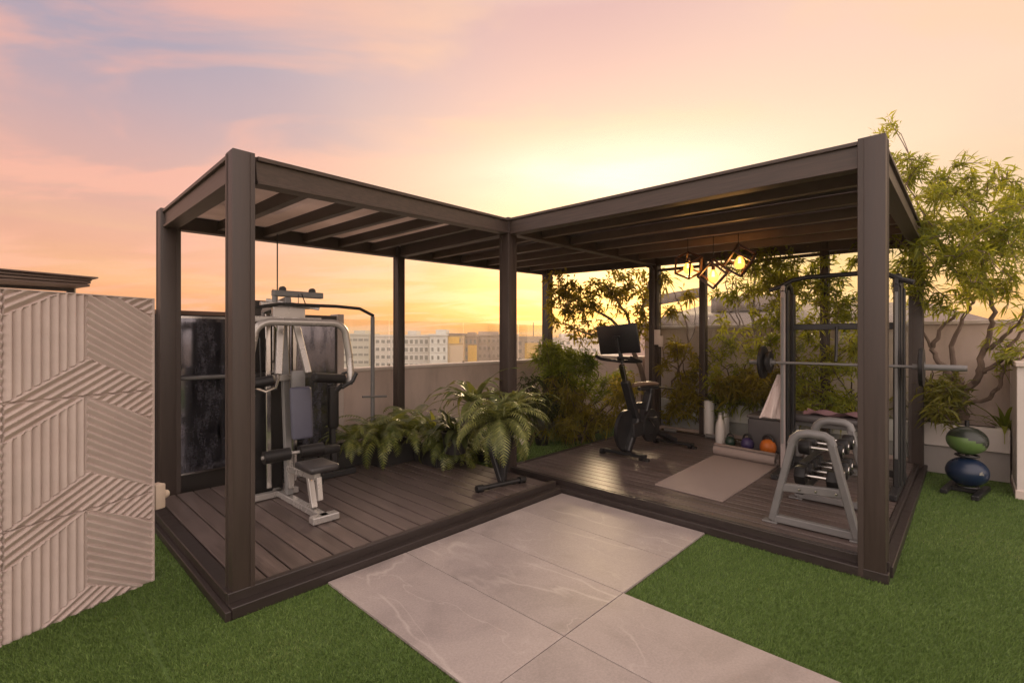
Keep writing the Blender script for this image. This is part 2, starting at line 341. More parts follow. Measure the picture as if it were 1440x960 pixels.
# stone paving
def tile_material():
    m = bpy.data.materials.new('beige_stone_tile'); m.use_nodes = True; t = m.node_tree; b = t.nodes['Principled BSDF']
    g = N(t, 'ShaderNodeNewGeometry'); mpn = N(t, 'ShaderNodeMapping'); mpn.inputs['Rotation'].default_value = (0, 0, -YAW); L(t, g.outputs['Position'], mpn.inputs[0])
    # shift the pattern per tile
    off = N(t, 'ShaderNodeVectorMath', operation='MULTIPLY_ADD'); L(t, g.outputs['Random Per Island'], off.inputs[0]); off.inputs[1].default_value = (0.6, .9, 3.1); L(t, mpn.outputs[0], off.inputs[2])
    n1 = N(t, 'ShaderNodeTexNoise'); n1.inputs['Scale'].default_value = 2.2; n1.inputs['Detail'].default_value = 8; n1.inputs['Roughness'].default_value = .62; n1.inputs['Distortion'].default_value = .6
    L(t, off.outputs[0], n1.inputs['Vector'])
    c = ramp(t, n1.outputs[0], [(.28, (.225, .192, .180)), (.45, (.295, .252, .236)), (.6, (.325, .278, .258)), (.75, (.38, .330, .308))])
    n3 = N(t, 'ShaderNodeTexNoise'); n3.inputs['Scale'].default_value = 90; n3.inputs['Detail'].default_value = 3; L(t, off.outputs[0], n3.inputs['Vector'])
    c = mixc(t, .35, c, mixc(t, 1.0, c, ramp(t, n3.outputs[0], [(.3, (.72,) * 3), (.7, (1.25,) * 3)]), 'MULTIPLY'))
    def veins(scale, wdt, rot, stretch, dist):
        m2 = N(t, 'ShaderNodeMapping'); m2.inputs['Rotation'].default_value = (0, 0, rot); m2.inputs['Scale'].default_value = stretch; L(t, off.outputs[0], m2.inputs[0])
        n = N(t, 'ShaderNodeTexNoise'); n.inputs['Scale'].default_value = scale; n.inputs['Detail'].default_value = 4; n.inputs['Roughness'].default_value = .45; n.inputs['Distortion'].default_value = dist
        L(t, m2.outputs[0], n.inputs['Vector'])
        a = math_node(t, 'ABSOLUTE', math_node(t, 'SUBTRACT', n.outputs[0], .5))
        return math_node(t, 'SUBTRACT', 1.0, math_node(t, 'DIVIDE', a, wdt), clamp=True)
    v1 = veins(1.5, .010, R(15), (1, .35, 1), .25); v2 = veins(2.6, .007, R(-30), (1, .45, 1), .3)
    msk = N(t, 'ShaderNodeTexNoise'); msk.inputs['Scale'].default_value = 1.9; L(t, off.outputs[0], msk.inputs['Vector'])
    mk = ramp(t, msk.outputs[0], [(.42, (0, 0, 0)), (.56, (1, 1, 1))])
    c = mixc(t, math_node(t, 'MULTIPLY', math_node(t, 'MULTIPLY', v1, mk), .40), c, (.52, .46, .42))
    c = mixc(t, math_node(t, 'MULTIPLY', math_node(t, 'MULTIPLY', v2, mk), .30), c, (.52, .46, .42))
    L(t, c, b.inputs['Base Color'])
    L(t, ramp(t, n1.outputs[0], [(.3, (.46,) * 3), (.7, (.62,) * 3)]), b.inputs['Roughness'])
    bp = N(t, 'ShaderNodeBump'); bp.inputs['Strength'].default_value = .12; bp.inputs['Distance'].default_value = .004; L(t, n3.outputs[0], bp.inputs['Height']); L(t, bp.outputs[0], b.inputs['Normal'])
    return m
M_tile = tile_material()
M_grout = mat('dark_grout', (.17, .135, .12), .9)
PU0, PU1, PUR, PV0, PV1 = 1.315, 2.405, 3.56, 1.42, 2.74
structure(poly_uv('path_grout', [(PU0, -4.8), (PU1, -4.8), (PU1, PV0), (PUR, PV0), (PUR, PV1), (PU0, PV1)], .006, M_grout))
gp = .0022; tl = MB()
us = [1.315, 1.86, 2.405]
for (a, b_) in ((1.315, 1.86), (1.86, 2.405), (2.405, 2.985), (2.985, 3.56)): tl.ubox(a + gp, b_ - gp, PV0 + gp, PV1, .002, .018, .0015)
for (a, b_) in ((1.315, 1.86), (1.86, 2.405)):
    for k in range(4):
        v1 = PV0 - k * 1.3; tl.ubox(a + gp, b_ - gp, v1 - 1.3 + gp, v1 - gp, .002, .018, .0015)
structure(tl.build('stone_path', M_tile))

# ------------------------------------------------------------------ decks
DZ = .10
LD = (.83, 3.60, 2.78, 4.98); RD = (3.60, 6.86, .37, 3.56)
deck = MB()
def boards(b, u0, u1, v0, v1, w=.142, gap=.009):
    n = round((u1 - u0) / w); w = (u1 - u0) / n
    for i in range(n):
        b.ubox(u0 + i * w + gap / 2, u0 + (i + 1) * w - gap / 2, v0, v1, DZ - .024, DZ, .003)
boards(deck, LD[0] + .07, LD[1] - .09, LD[2] + .085, LD[3], .128, .010); boards(deck, RD[0] + .10, RD[1], RD[2] + .07, RD[3] - .05, .105, .008)
dk = structure(deck.build('timber_deck', M_deck))
rim = MB()
rim.ubox(LD[0] + .07, LD[1] - .07, LD[2] + .07, LD[3], .0, DZ - .03)            # dark block painting in the shade below the board gaps
rim.ubox(RD[0] + .07, RD[1], RD[2] + .07, RD[3] - .05, .0, DZ - .03)
# left front: outer low step and raised track
rim.ubox(LD[0] - .02, RD[0] - .03, LD[2] - .03, LD[2] + .035, 0, .062, .004); rim.ubox(LD[0] - .02, RD[0] - .03, LD[2] + .0355, LD[2] + .08, 0, DZ + .012, .004)
rim.ubox(LD[0] - .02, LD[0] + .062, LD[2] + .081, LD[3] + .1, 0, DZ + .004, .004); rim.ubox(LD[0] - .05, LD[0] - .021, LD[2] - .03, LD[3] + .1, 0, .05, .003)
# right front
rim.ubox(RD[0] - .029, RD[0] + .03, RD[2] - .02, RD[3], 0, .062, .004); rim.ubox(RD[0] + .031, RD[0] + .052, RD[2] - .02, RD[3], 0, DZ + .014, .003); rim.ubox(RD[0] + .053, RD[0] + .072, RD[2] + .0, RD[3], 0, DZ - .02, .002); rim.ubox(RD[0] + .073, RD[0] + .094, RD[2] + .0, RD[3], 0, DZ + .010, .003)
rim.ubox(RD[0] + .095, RD[1] + .06, RD[2] - .03, RD[2] + .03, 0, .07, .004); rim.ubox(RD[0] + .095, RD[1] + .06, RD[2] + .031, RD[2] + .064, 0, DZ + .012, .003)
rim.ubox(RD[0] + .095, RD[1] + .06, RD[3] - .048, RD[3], 0, DZ + .004, .003)
structure(rim.build('deck_edge', M_rim))

# ------------------------------------------------------------------ artificial grass blades (stuff)
def grass():
    rng = np.random.default_rng(5)
    n = 700000
    # sample in the visible wedge, density falling with distance
    d = 1.75 + (rng.random(n) ** 1.35) * 6.0; lat = (rng.random(n) * 2 - 1) * (d * 1.12 + .15)
    u = lat * CU + d * SU; v = -lat * SU + d * CU
    ok = (u < 6.86) & (v < 5.45)
    def inside(a, b_, c, e): return (u > a) & (u < b_) & (v > c) & (v < e)
    ok &= ~inside(LD[0] - .05, LD[1] + .03, LD[2] - .035, LD[3]); ok &= ~inside(RD[0] - .03, RD[1] + .06, RD[2] - .03, RD[3])
    ok &= ~inside(PU0, PU1, -9, PV0); ok &= ~inside(PU0, PUR, PV0, PV1)
    ok &= ~((u < .86) & (v > 5.0))
    ok &= ~((np.abs(u - .487) < .006) | (np.abs(u - 2.9) < .003) & (v < 1.4))                                   # seam between two rolls
    ok &= ~(lat < -(2.1 + .1 * 0)) | (d > 2.95) | ((lat + 2.154) * .925 - (d - 2.9) * .381 > .02)
    u, v, lat, d = u[ok], v[ok], lat[ok], d[ok]; n = len(u)
    h = .012 + .009 * rng.random(n); w = .0010 + .0007 * rng.random(n) + .00022 * d
    th = rng.random(n) * 6.283; ln = rng.random(n) * .8; ld = rng.random(n) * 6.283
    pile = .35                                                             # pile leans a little one way
    B = np.stack([lat, d, np.zeros(n)], 1); dw = np.stack([np.cos(th) * w, np.sin(th) * w, np.zeros(n)], 1)
    T = B + np.stack([np.cos(ld) * ln * h + pile * h * .3, np.sin(ld) * ln * h - pile * h, h], 1)
    V = np.stack([B - dw, B + dw, T], 1).reshape(-1, 3); F = np.arange(3 * n).reshape(-1, 3)
    m = bpy.data.materials.new('green_turf_blade'); m.use_nodes = True; t = m.node_tree; b = t.nodes['Principled BSDF']
    g = N(t, 'ShaderNodeNewGeometry'); nz = N(t, 'ShaderNodeTexNoise'); nz.inputs['Scale'].default_value = 1.6; nz.inputs['Detail'].default_value = 5; L(t, g.outputs['Position'], nz.inputs['Vector'])
    nb_ = N(t, 'ShaderNodeTexNoise'); nb_.inputs['Scale'].default_value = .55; nb_.inputs['Detail'].default_value = 3; L(t, g.outputs['Position'], nb_.inputs['Vector'])
    f = math_node(t, 'MULTIPLY_ADD', g.outputs['Random Per Island'], .6, math_node(t, 'ADD', math_node(t, 'MULTIPLY_ADD', nz.outputs[0], .8, -.3), math_node(t, 'MULTIPLY_ADD', nb_.outputs[0], 1.1, -.45)), clamp=True)
    L(t, ramp(t, f, [(0, (.085, .140, .030)), (.5, (.145, .225, .055)), (.85, (.20, .28, .085)), (1, (.28, .29, .12))]), b.inputs['Base Color'])
    b.inputs['Roughness'].default_value = .55; b.inputs['Specular IOR Level'].default_value = .3
    return raw_mesh('turf_pile', V, F, m)
tag(grass(), 'short green artificial grass around the deck and paving', 'grass', kind='stuff')

# ================================================================== city below and beyond
M_city = mat('hazy_city_ground', (.20, .15, .11), .95, var=.4, scale=.02)
gd = MB(); gd.add([(-9000, -9000, -30), (9000, -9000, -30), (9000, 9000, -30), (-9000, 9000, -30)], [(0, 1, 2, 3)]); structure(gd.build('ground', M_city))
M_win = mat('dark_window_glass', (.15, .16, .155), .2, var=.4, scale=.4)
M_winw = mat('window_recess', (.24, .19, .15), .5, var=.3, scale=.4)
def block(label, px0, px1, ytop, d, col, floors=5, ncol=6, wfrac=.6, hfrac=.5, roof=None, depth=14, top_box=None, winmat=None):
    xa, xb = ray(px0) * d, ray(px1) * d; zt = HC - (ytop - 475) / FPX * d
    t = thing('apartment_block', label, 'apartment block', ((xa + xb) / 2, d, -30), 'apartment blocks beyond the parapet')
    m = mat('facade_paint', col, .85, var=.08, scale=.15)
    b = MB(); X = Vector((1, 0, 0)); Y = Vector((0, 1, 0))
    b.obox(Vector(((xa + xb) / 2, d + depth / 2, (zt - 30) / 2)), X * ((xb - xa) / 2), Y * (depth / 2), ZD * ((zt + 30) / 2)); b.build('wall', m, t)
    fh = 2.9
    r = MB(); r.obox(Vector(((xa + xb) / 2, d + depth / 2 - .2, zt + .3)), X * ((xb - xa) / 2 + .3), Y * (depth / 2 + .3), ZD * .3)
    if top_box:
        for (q0, q1, hh) in top_box:
            a, c = xa + (xb - xa) * q0, xa + (xb - xa) * q1
            r.obox(Vector(((a + c) / 2, d + depth * .45, zt + .6 + hh / 2)), X * ((c - a) / 2), Y * (depth * .3), ZD * (hh / 2))
    r.build('roof', roof or m, t)
    led = MB(); cw = (xb - xa) / ncol; proto = None
    for k in range(floors):
        z = zt - .9 - (k + .55) * fh + .6
        led.obox(Vector(((xa + xb) / 2, d - .12, z - fh * hfrac / 2 - .25)), X * ((xb - xa) / 2), Y * .12, ZD * .12)
        for c in range(ncol):
            cx = xa + cw * (c + .5)
            if proto is None:
                w = MB(); w.obox(Vector((cx, d - .03, z)), X * (cw * wfrac / 2), Y * .05, ZD * (fh * hfrac / 2))
                proto = w.build('window', winmat or M_win, t); p0 = Vector((cx, d - .03, z))
            else:
                q = proto.copy(); C.objects.link(q); q.parent = t; q.location = Vector((cx, d - .03, z)) - p0
    led.build('ledge', m, t)
    return t
gw = (.50, .50, .46); bgm = (.52, .43, .32)
M_roofb = mat('brown_roof', (.20, .14, .11), .8)
block('long pale apartment block just right of the dark cladding, striped green at its corner', 440, 519, 471, 190, (.47, .46, .40), 5, 10, .8, .32, top_box=[(.7, .9, 1.2)])
block('white apartment block between the steel pole and the brown post', 527, 566, 473, 182, (.58, .55, .50), 5, 5, .62, .42)
block('grey white apartment block with dark square windows right of the brown post', 568, 603, 473, 176, (.56, .54, .50), 5, 5, .6, .5, top_box=[(.1, .45, 1.5)])
block('slim bluish white apartment tower with few dark windows beside the yellow topped block', 604, 629, 472, 170, (.60, .60, .56), 5, 3, .35, .45, top_box=[(.3, .9, 1.6)])
yl = block('beige apartment block with a bright yellow top storey and flat overhanging roof', 630, 652, 471, 172, (.56, .40, .22), 5, 2, .3, .4, roof=M_roofb, winmat=M_winw)
M_yel = mat('yellow_paint', (.70, .42, .07), .85, var=.06, scale=.2)
def panel(px0, px1, y0, y1, d, m, parent, name='painted_panel'):
    xa, xb = ray(px0) * d, ray(px1) * d; za, zb = HC - (y0 - 475) / FPX * d, HC - (y1 - 475) / FPX * d
    b = MB(); b.obox(Vector(((xa + xb) / 2, d - .06, (za + zb) / 2)), Vector(((xb - xa) / 2, 0, 0)), Vector((0, .1, 0)), ZD * ((za - zb) / 2)); return b.build(name, m, parent)
panel(630.5, 646, 473.5, 483, 171.9, M_yel, yl)
panel(632, 651, 486, 515, 171.9, mat('beige_paint', (.56, .43, .30), .85), yl)
br = block('narrow brown apartment block between two yellow painted neighbours', 653, 671, 473, 178, (.34, .24, .18), 5, 3, .5, .5, top_box=[(.2, .8, 1.0)])
panel(658, 670.5, 485, 512, 177.9, M_yel, br)
block('wide pinkish beige apartment block with a grid of small windows left of the central post', 672, 729, 472, 186, (.48, .37, .30), 5, 9, .5, .42, top_box=[(0, .5, 1.0)], winmat=M_winw)
b5 = block('beige apartment block with yellow balcony panels and a thin roof mast', 727, 770, 475, 175, (.50, .38, .28), 5, 5, .5, .45, winmat=M_winw)
panel(738, 757, 482, 505, 174.9, M_yel, b5)
mst = MB(); mst.cyl(PD(750, 478, 178), PD(750, 453, 178), .16, 8); mst.build('mast', M_darkwall, b5)
block('long low white apartment block glimpsed through the leafy tree', 776, 905, 476, 205, (.60, .54, .48), 4, 14, .5, .4, top_box=[(.1, .25, 1.5), (.5, .6, 1.0)])

# ================================================================== walls of the terrace
PVW = 5.55
pw = thing('parapet_wall', 'low beige rendered parapet behind the ferns with glass along its top', 'wall', UV(5, PVW, 0))
b = MB(); b.ubox(2.2, 7.38, PVW, PVW + .16, 0, 1.03); b.build('wall_body', M_wall, pw)
b = MB(); b.ubox(2.2, 7.38, PVW - .03, PVW + .19, 1.031, 1.075, .006); b.build('coping', M_cap, pw)
gl = thing('glass_balustrade', 'frameless clear glass balustrade standing on the low parapet coping', 'balustrade', UV(5, PVW + .08, 1.075))
uu = [2.25, 3.55, 4.85, 6.1, 7.3]
for a, c in zip(uu[:-1], uu[1:]):
    p = MB(); p.ubox(a + .01, c - .01, PVW + .074, PVW + .086, 1.076, 1.68, .002); p.build('glass_panel', M_glass2, gl)
b = MB()
for u in uu: b.ubox(u - .008, u + .008, PVW + .066, PVW + .094, 1.076, 1.10)
b.build('clip', M_chrome, gl)
# tall wall on the right
tw = thing('boundary_wall', 'tall beige rendered wall with pale coping behind the right hand planter', 'wall', UV(7.5, 1.5, 0))
b = MB(); b.ubox(7.38, 7.55, -1.2, 3.95, 0, 1.60); b.build('wall_body', M_wall, tw)
b = MB(); b.ubox(7.35, 7.58, -1.23, 3.98, 1.601, 1.645, .006); b.build('coping', M_cap, tw)
lw = thing('garden_wall', 'short lower beige wall joining the parapet behind the leafy tree', 'wall', UV(7.5, 4.8, 0))
b = MB(); b.ubox(7.38, 7.55, 3.981, PVW + .16, 0, 1.10); b.build('wall_body', M_wall, lw)
b = MB(); b.ubox(7.35, 7.58, 3.981, PVW + .19, 1.101, 1.14, .006); b.build('coping', M_cap, lw)
# white planter
pl = thing('planter_box', 'long white rendered planter with a recessed base along the tall wall', 'planter', UV(7.1, 1.5, 0))
b = MB(); b.ubox(6.90, 7.0, -.285, 3.54, .295, .53, .006); b.ubox(7.001, 7.379, -.285, -.19, .295, .53, .006); b.build('planter_wall', M_wallw, pl)
b = MB(); b.ubox(6.94, 7.379, -.285, 3.54, 0, .294); b.build('base', mat('grey_render', (.34, .31, .29), .8, var=.08, scale=3), pl)
b = MB(); b.ubox(7.001, 7.379, -.189, 3.54, .30, .49); b.build('soil', M_soil, pl)
wp = thing('end_pillar', 'white rendered end wall at the right edge of the picture', 'wall', PZ(1452, 712, 0))
b = MB(); b.ubox(6.30, 7.35, -.80, -.30, 0, 1.19, .004); b.build('wall_body', M_wallw, wp)
b = MB(); b.ubox(6.27, 7.35, -.83, -.289, 1.191, 1.235, .006); b.build('coping', M_cap, wp)
b = MB(); b.ubox(6.285, 7.35, -.815, -.290, 0, .08, .004); b.build('skirting', M_cap, wp)

# dark cladding with mirrors behind the multigym
dw = thing('cladding_wall', 'low dark brown clad wall behind the gym machine carrying mirrors', 'wall', UV(1.6, 5.3, 0))
b = MB(); b.ubox(.30, 1.62, 5.24, 5.36, 0, 1.66); b.ubox(1.621, 2.05, 5.24, 5.36, 0, 1.83); b.ubox(2.051, 2.62, 5.24, 5.36, 0, 1.70); b.build('panel', M_darkwall, dw)
b = MB(); b.ubox(.28, 1.62, 5.22, 5.38, 1.661, 1.70, .004); b.build('coping', mat('brown_cap', (.16, .09, .06), .6), dw)
b = MB(); b.ubox(2.621, 2.70, 5.22, 5.40, 0, 1.72, .004); b.build('corner_post', mat('pale_post', (.42, .35, .31), .6), dw)
for lab, a, c, z0, z1 in (('dusty frameless mirror between the two left posts', .98, 1.60, .215, 1.63), ('dark mirror behind the weight stack of the gym machine', 1.65, 2.03, .3, 1.60), ('dark mirror right of the gym machine backrest', 2.07, 2.58, .3, 1.62)):
    t = thing('wall_mirror', lab, 'mirror', UV((a + c) / 2, 5.22, z0), 'mirrors on the dark wall')
    b = MB(); b.ubox(a, c, 5.205, 5.214, z0, z1); b.build('glass', M_mirror, t)
    b = MB(); b.ubox(a - .01, c + .01, 5.215, 5.239, z0 - .02, z1 + .02); b.build('backing', M_chrome if a < 1 else M_blackmetal, t)

t = thing('reflection_rail', 'pale horizontal rail added in place of a line reflected in the dusty mirror', 'rail', UV(1.3, 5.12, 1.06))  # added rail standing in for a pale line reflected in the mirror
b = MB(); b.cyl(UV(.97, 5.13, 1.085), UV(1.66, 5.13, 1.085), .019, 12); b.build('rail', M_greysteel, t)
b = MB(); b.cyl(UV(1.02, 5.13, 1.085), UV(1.02, 5.204, 1.085), .012, 10); b.cyl(UV(1.56, 5.13, 1.085), UV(1.56, 5.204, 1.085), .012, 10); b.build('bracket', M_greysteel, t)

# ------------------------------------------------------------------ relief wall on the left
def relief_wall():
    Rp = Vector((-2.154, 2.9, 0)); dr = Vector((-.381, -.925, 0)).normalized(); nr = Vector((-dr.y, dr.x, 0))
    if nr.x < 0: nr = -nr
    t = thing('panel_wall', 'pinkish beige garden wall of carved geometric ribbed panels at the left edge', 'wall', Rp)
    PW, PH, Z0, ZT, SL, st = .667, .607, -.074, 1.685, .98, .0042
    s = np.arange(0, SL, st); z = np.arange(0, ZT + st / 2, st); z[-1] = ZT
    Sg, Zg = np.meshgrid(s, z); x = 1 - np.mod(Sg, PW) / PW; y = np.mod(Zg - Z0, PH) / PH
    X = x * PW; Y = y * PH; pitch = .036
    def rib(a):
        q = np.mod((X * math.cos(a) + Y * math.sin(a)) / pitch, 1.0)
        return np.clip(np.minimum(q / .62, (1 - q) / .20), 0, 1)
    rise, desc, vert = rib(R(90 + 31)), rib(R(90 - 33)), rib(0)
    left = x < .5
    l1 = .68 + .64 * x; l2 = .66 * x; r1 = 1 - .56 * (x - .5); r2 = .33 - .56 * (x - .5)
    h = np.where(left, np.where(y > l1, rise, np.where(y > l2, vert, rise)), np.where(y > r1, rise, np.where(y > r2, desc, rise)))
    h = h * .017
    edge = np.minimum(np.minimum(np.mod(Sg, PW), PW - np.mod(Sg, PW)), np.minimum(np.mod(Zg - Z0, PH), PH - np.mod(Zg - Z0, PH)))
    h = np.where(edge < .0032, -.004, h)
    h = np.where((Sg < .011) | (Zg > ZT - .008), .017, h)
    P = np.stack([Rp.x + dr.x * Sg + nr.x * h, Rp.y + dr.y * Sg + nr.y * h, Zg], -1).reshape(-1, 3)
    ny, nx = Sg.shape; i = np.arange(nx * ny).reshape(ny, nx)
    F = np.stack([i[:-1, :-1], i[:-1, 1:], i[1:, 1:], i[1:, :-1]], -1).reshape(-1, 4)
    raw_mesh('relief_panel', P, F, M_relief, t, smooth=False)
    c = MB(); c.obox(Rp + dr * (SL / 2 + .001) - nr * .056 + ZD * (ZT / 2), dr * (SL / 2), nr * .05, ZD * (ZT / 2 - .001)); c.build('core', M_relief, t)
    # outdoor socket on the end of the wall
    o = PD(221, 697, 2.95)
    k = thing('outdoor_socket', 'small cream weatherproof socket box on the end of the ribbed wall', 'socket', o)
    e = -dr
    q = MB(); q.obox(o + ZD * 0, e * .03, nr * .035, ZD * .075, .008, 2); q.build('box', mat('cream_plastic', (.55, .45, .36), .5), k)
    q = MB(); q.lathe([(0, .036), (.02, .034), (.026, .02), (.027, 0)], o + e * .028, e, 16); q.build('cover', mat('cream_plastic_cover', (.60, .50, .40), .4), k)
relief_wall()
# neighbour's dark louvred roof edge over the left wall
nr_ = thing('louvred_canopy', 'dark brown layered louvre canopy edge above the ribbed wall', 'canopy', PD(40, 400, 6))
b = MB()
for k, (pl_, pr, y0, y1, th) in enumerate(((-120, 125, 373, 394, .018), (-120, 112, 378, 396.5, .03), (-120, 110, 384, 400, .03), (-120, 108, 389, 404, .03))):
    a, c = PD(pl_, y0, 5.4), PD(pr, y1, 6.6); b.beam(a, c, .9, th, .003)
b.build('louvre', mat('dark_louvre', (.10, .066, .052), .5), nr_)
b = MB(); b.beam(PD(-100, 392, 5.7), PD(104, 405, 6.6), .08, .10); b.cyl(PD(100, 400, 6.7), PD(100, 400, 6.7) - ZD * 3.2, .05); b.build('bracket', M_darkwall, nr_)

# ------------------------------------------------------------------ pergola
PW_ = .135
def corner_post(b, near, w, ztop, z0=0.0): pass
posts = {  # name: (u, v of post centre, base, top, width)
    'A': (.834 + .056, 2.82 + .056, 0, 2.452, .112), 'B': (1.00, 5.08, 0, 2.56, .15), 'C': (3.66, 3.53, .0, 2.70, .128),
    'D': (3.574 + .068, .362 + .070, 0, 2.658, .136), 'E': (6.80, .43, 0, 2.635, .12), 'F': (3.37, 5.12, 0, 2.60, .10),
    'G': (6.52, 5.34, 0, 2.70, .13), 'H': (6.74, 3.44, 0, 2.69, .13), 'I': (6.76, 2.72, 0, 2.62, .085), 'J': (6.78, 1.27, 0, 2.62, .085)}
pg = thing('pergola', 'large dark brown L shaped pergola over the two timber decks', 'pergola', UV(3.6, 3.5, 0))
def ptop(k): u, v, _, t, _ = posts[k]; return UV(u, v, t)
for k, (u, v, z0, z1, w) in posts.items():
    b = MB(); h = w / 2
    b.ubox(u - h, u + h, v - h, v + h, z0, z1, .004, 2)
    # shallow groove strips on the face, as on extruded posts
    b.ubox(u - h - .0035, u - h + .001, v + h * .55, v + h * .95, z0 + .01, z1 - .01); b.ubox(u + h * .55, u + h * .95, v - h - .0035, v - h + .001, z0 + .01, z1 - .01)
    b.build('post', M_frame, pg)
BH = .150
def beam_part(name, a, c, m, w=.075, h=BH, drop=.012, inset=.066):
    pa, pc = ptop(a), ptop(c); d = (pc - pa).normalized(); pa = pa + d * inset - ZD * (h / 2 + drop); pc = pc - d * inset - ZD * (h / 2 + drop)
    b = MB(); b.beam(pa, pc, w, h, .003)
    b.beam(pa + ZD * (h / 2 - .012), pc + ZD * (h / 2 - .012), w + .040, .0235, .002)
    b.beam(pa - ZD * (h / 2 - .010), pc - ZD * (h / 2 - .010), w + .030, .0195, .002)
    return b.build(name, m, pg)
beam_part('beam', 'A', 'C', M_beam_u); beam_part('beam', 'A', 'B', M_beam); beam_part('beam', 'C', 'D', M_beam, h=.165)
beam_part('beam', 'D', 'E', M_beam_u, h=.165); beam_part('beam', 'B', 'F', M_rafter); beam_part('beam', 'F', 'G', M_rafter)
beam_part('beam', 'C', 'H', M_beam_u); beam_part('beam', 'G', 'H', M_rafter); beam_part('beam', 'H', 'E', M_rafter); beam_part('beam', 'C', 'F', M_rafter)
def lerp(a, b_, t): return a + (b_ - a) * t
M_poly = bpy.data.materials.new('bronze_polycarbonate'); M_poly.use_nodes = True
_t = M_poly.node_tree; _b = _t.nodes['Principled BSDF']; _b.inputs['Base Color'].default_value = (.30, .25, .22, 1); _b.inputs['Roughness'].default_value = .35
_g = N(_t, 'ShaderNodeNewGeometry'); _n = N(_t, 'ShaderNodeTexNoise'); _n.inputs['Scale'].default_value = 2.2; _n.inputs['Detail'].default_value = 6; L(_t, _g.outputs['Position'], _n.inputs['Vector'])
_tr = N(_t, 'ShaderNodeBsdfTranslucent'); L(_t, ramp(_t, _n.outputs[0], [(.3, (.36, .31, .285)), (.7, (.52, .45, .42))]), _tr.inputs[0])
_m = N(_t, 'ShaderNodeMixShader'); _m.inputs[0].default_value = .7; L(_t, _b.outputs[0], _m.inputs[1]); L(_t, _tr.outputs[0], _m.inputs[2]); L(_t, _m.outputs[0], _t.nodes['Material Output'].inputs[0])
M_roof_shade = mat('shaded_brown_roof_sheet', (.055, .036, .027), .5, var=.15, scale=4)  # brown kept dark to paint in the dim underside of the roof
def roof_bay(q, n, m, drop=.035, rw=.06, rh=.085, rm=None):
    """q: four corners (front0, front1, back1, back0); rafters run front to back"""
    f0, f1, b1, b0 = [Vector(x) - ZD * drop for x in q]
    for i in range(1, n):
        t = i / n; a, c = lerp(f0, f1, t), lerp(b0, b1, t); d = (c - a).normalized()
        r = MB(); r.beam(a + d * .04 - ZD * (rh / 2 + .012), c - d * .04 - ZD * (rh / 2 + .012), rw, rh, .003); r.build('rafter', rm or M_rafter, pg)
    for i in range(n):
        t0, t1 = i / n + .004, (i + 1) / n - .004
        P_ = [lerp(f0, f1, t0), lerp(f0, f1, t1), lerp(b0, b1, t1), lerp(b0, b1, t0)]
        b = MB(); b.add([p for p in P_] + [p + ZD * .010 for p in P_], [(3, 2, 1, 0), (4, 5, 6, 7), (0, 1, 5, 4), (1, 2, 6, 5), (2, 3, 7, 6), (3, 0, 4, 7)]); b.build('roof_panel', m, pg, None)
roof_bay((ptop('A'), ptop('C'), ptop('F'), ptop('B')), 6, M_poly)
roof_bay((ptop('C'), ptop('H'), ptop('G'), ptop('F')), 6, M_roof_shade, rm=M_rafter_lit)
roof_bay((ptop('D'), ptop('E'), ptop('H'), ptop('C')), 6, M_roof_shade, rm=M_rafter_lit)
# drain pipe on the corner post
u, v = posts['H'][0], posts['H'][1]
b = MB(); a = UV(u - .105, v - .03, 0); b.tube([a + ZD * .12, a + ZD * 2.40, a + ZD * 2.46 + VD * .01, a + ZD * 2.50 + VD * .04, a + ZD * 2.52 + VD * .10], .022, 10)
for z in (.8, 1.6, 2.3): b.cyl(a + ZD * z, a + ZD * (z + .03), .027, 12)
b.build('drain_pipe', M_beam, pg)
sp = thing('wall_speaker', 'small pale two part speaker box fixed to the corner post by the bike', 'speaker', UV(u - .09, v - .09, 1.28))
b = MB(); b.obox(UV(u - .12, v - .10, 1.46), UD * .025, VD * .04, ZD * .11, .006, 2); b.build('upper_box', M_cap, sp)
b = MB(); b.obox(UV(u - .12, v - .155, 1.40), UD * .02, VD * .03, ZD * .08, .006, 2); b.build('lower_box', M_cap, sp)
# glass screen panels along the back of the right wing
for k, lab, (a, c) in ((0, 'tall clear glass screen between the corner post and the first slim post', ('H', 'I')), (1, 'wide clear glass screen behind the weight rack and the pendant lamps', ('I', 'J')), (2, 'clear glass screen behind the smith rack, nearest the far right post', ('J', 'E'))):
    t = thing('glass_screen', lab, 'glass screen', lerp(UV(*posts[a][:2]), UV(*posts[c][:2]), .5) + ZD * .1, 'glass screens of the right wing')
    p0, p1 = UV(posts[a][0] + .02, posts[a][1] - posts[a][4] / 2 - .003), UV(posts[c][0] + .02, posts[c][1] + posts[c][4] / 2 + .003)
    b = MB(); b.beam(p0 + ZD * 1.29, p1 + ZD * 1.29, .01, 2.30); b.build('pane', M_glass, t)
    b = MB(); b.beam(p0 + ZD * .125, p1 + ZD * .125, .035, .045, .003); b.build('bottom_rail', mat('bronze_rail', (.32, .25, .21), .4), t)
    b = MB(); b.beam(p0 + ZD * 2.46, p1 + ZD * 2.46, .035, .04, .003); b.build('top_rail', M_rafter, t)
# thin cable from the left roof down to the gym machine
cb = MB(); p = PD(390, 412, 4.6); cb.cyl(p, Vector((p.x, p.y, 2.47)), .006, 8)
tag(cb.build('steel_cable', M_blackmetal), 'thin dark cable running up from the gym machine to the pergola roof', 'cable')

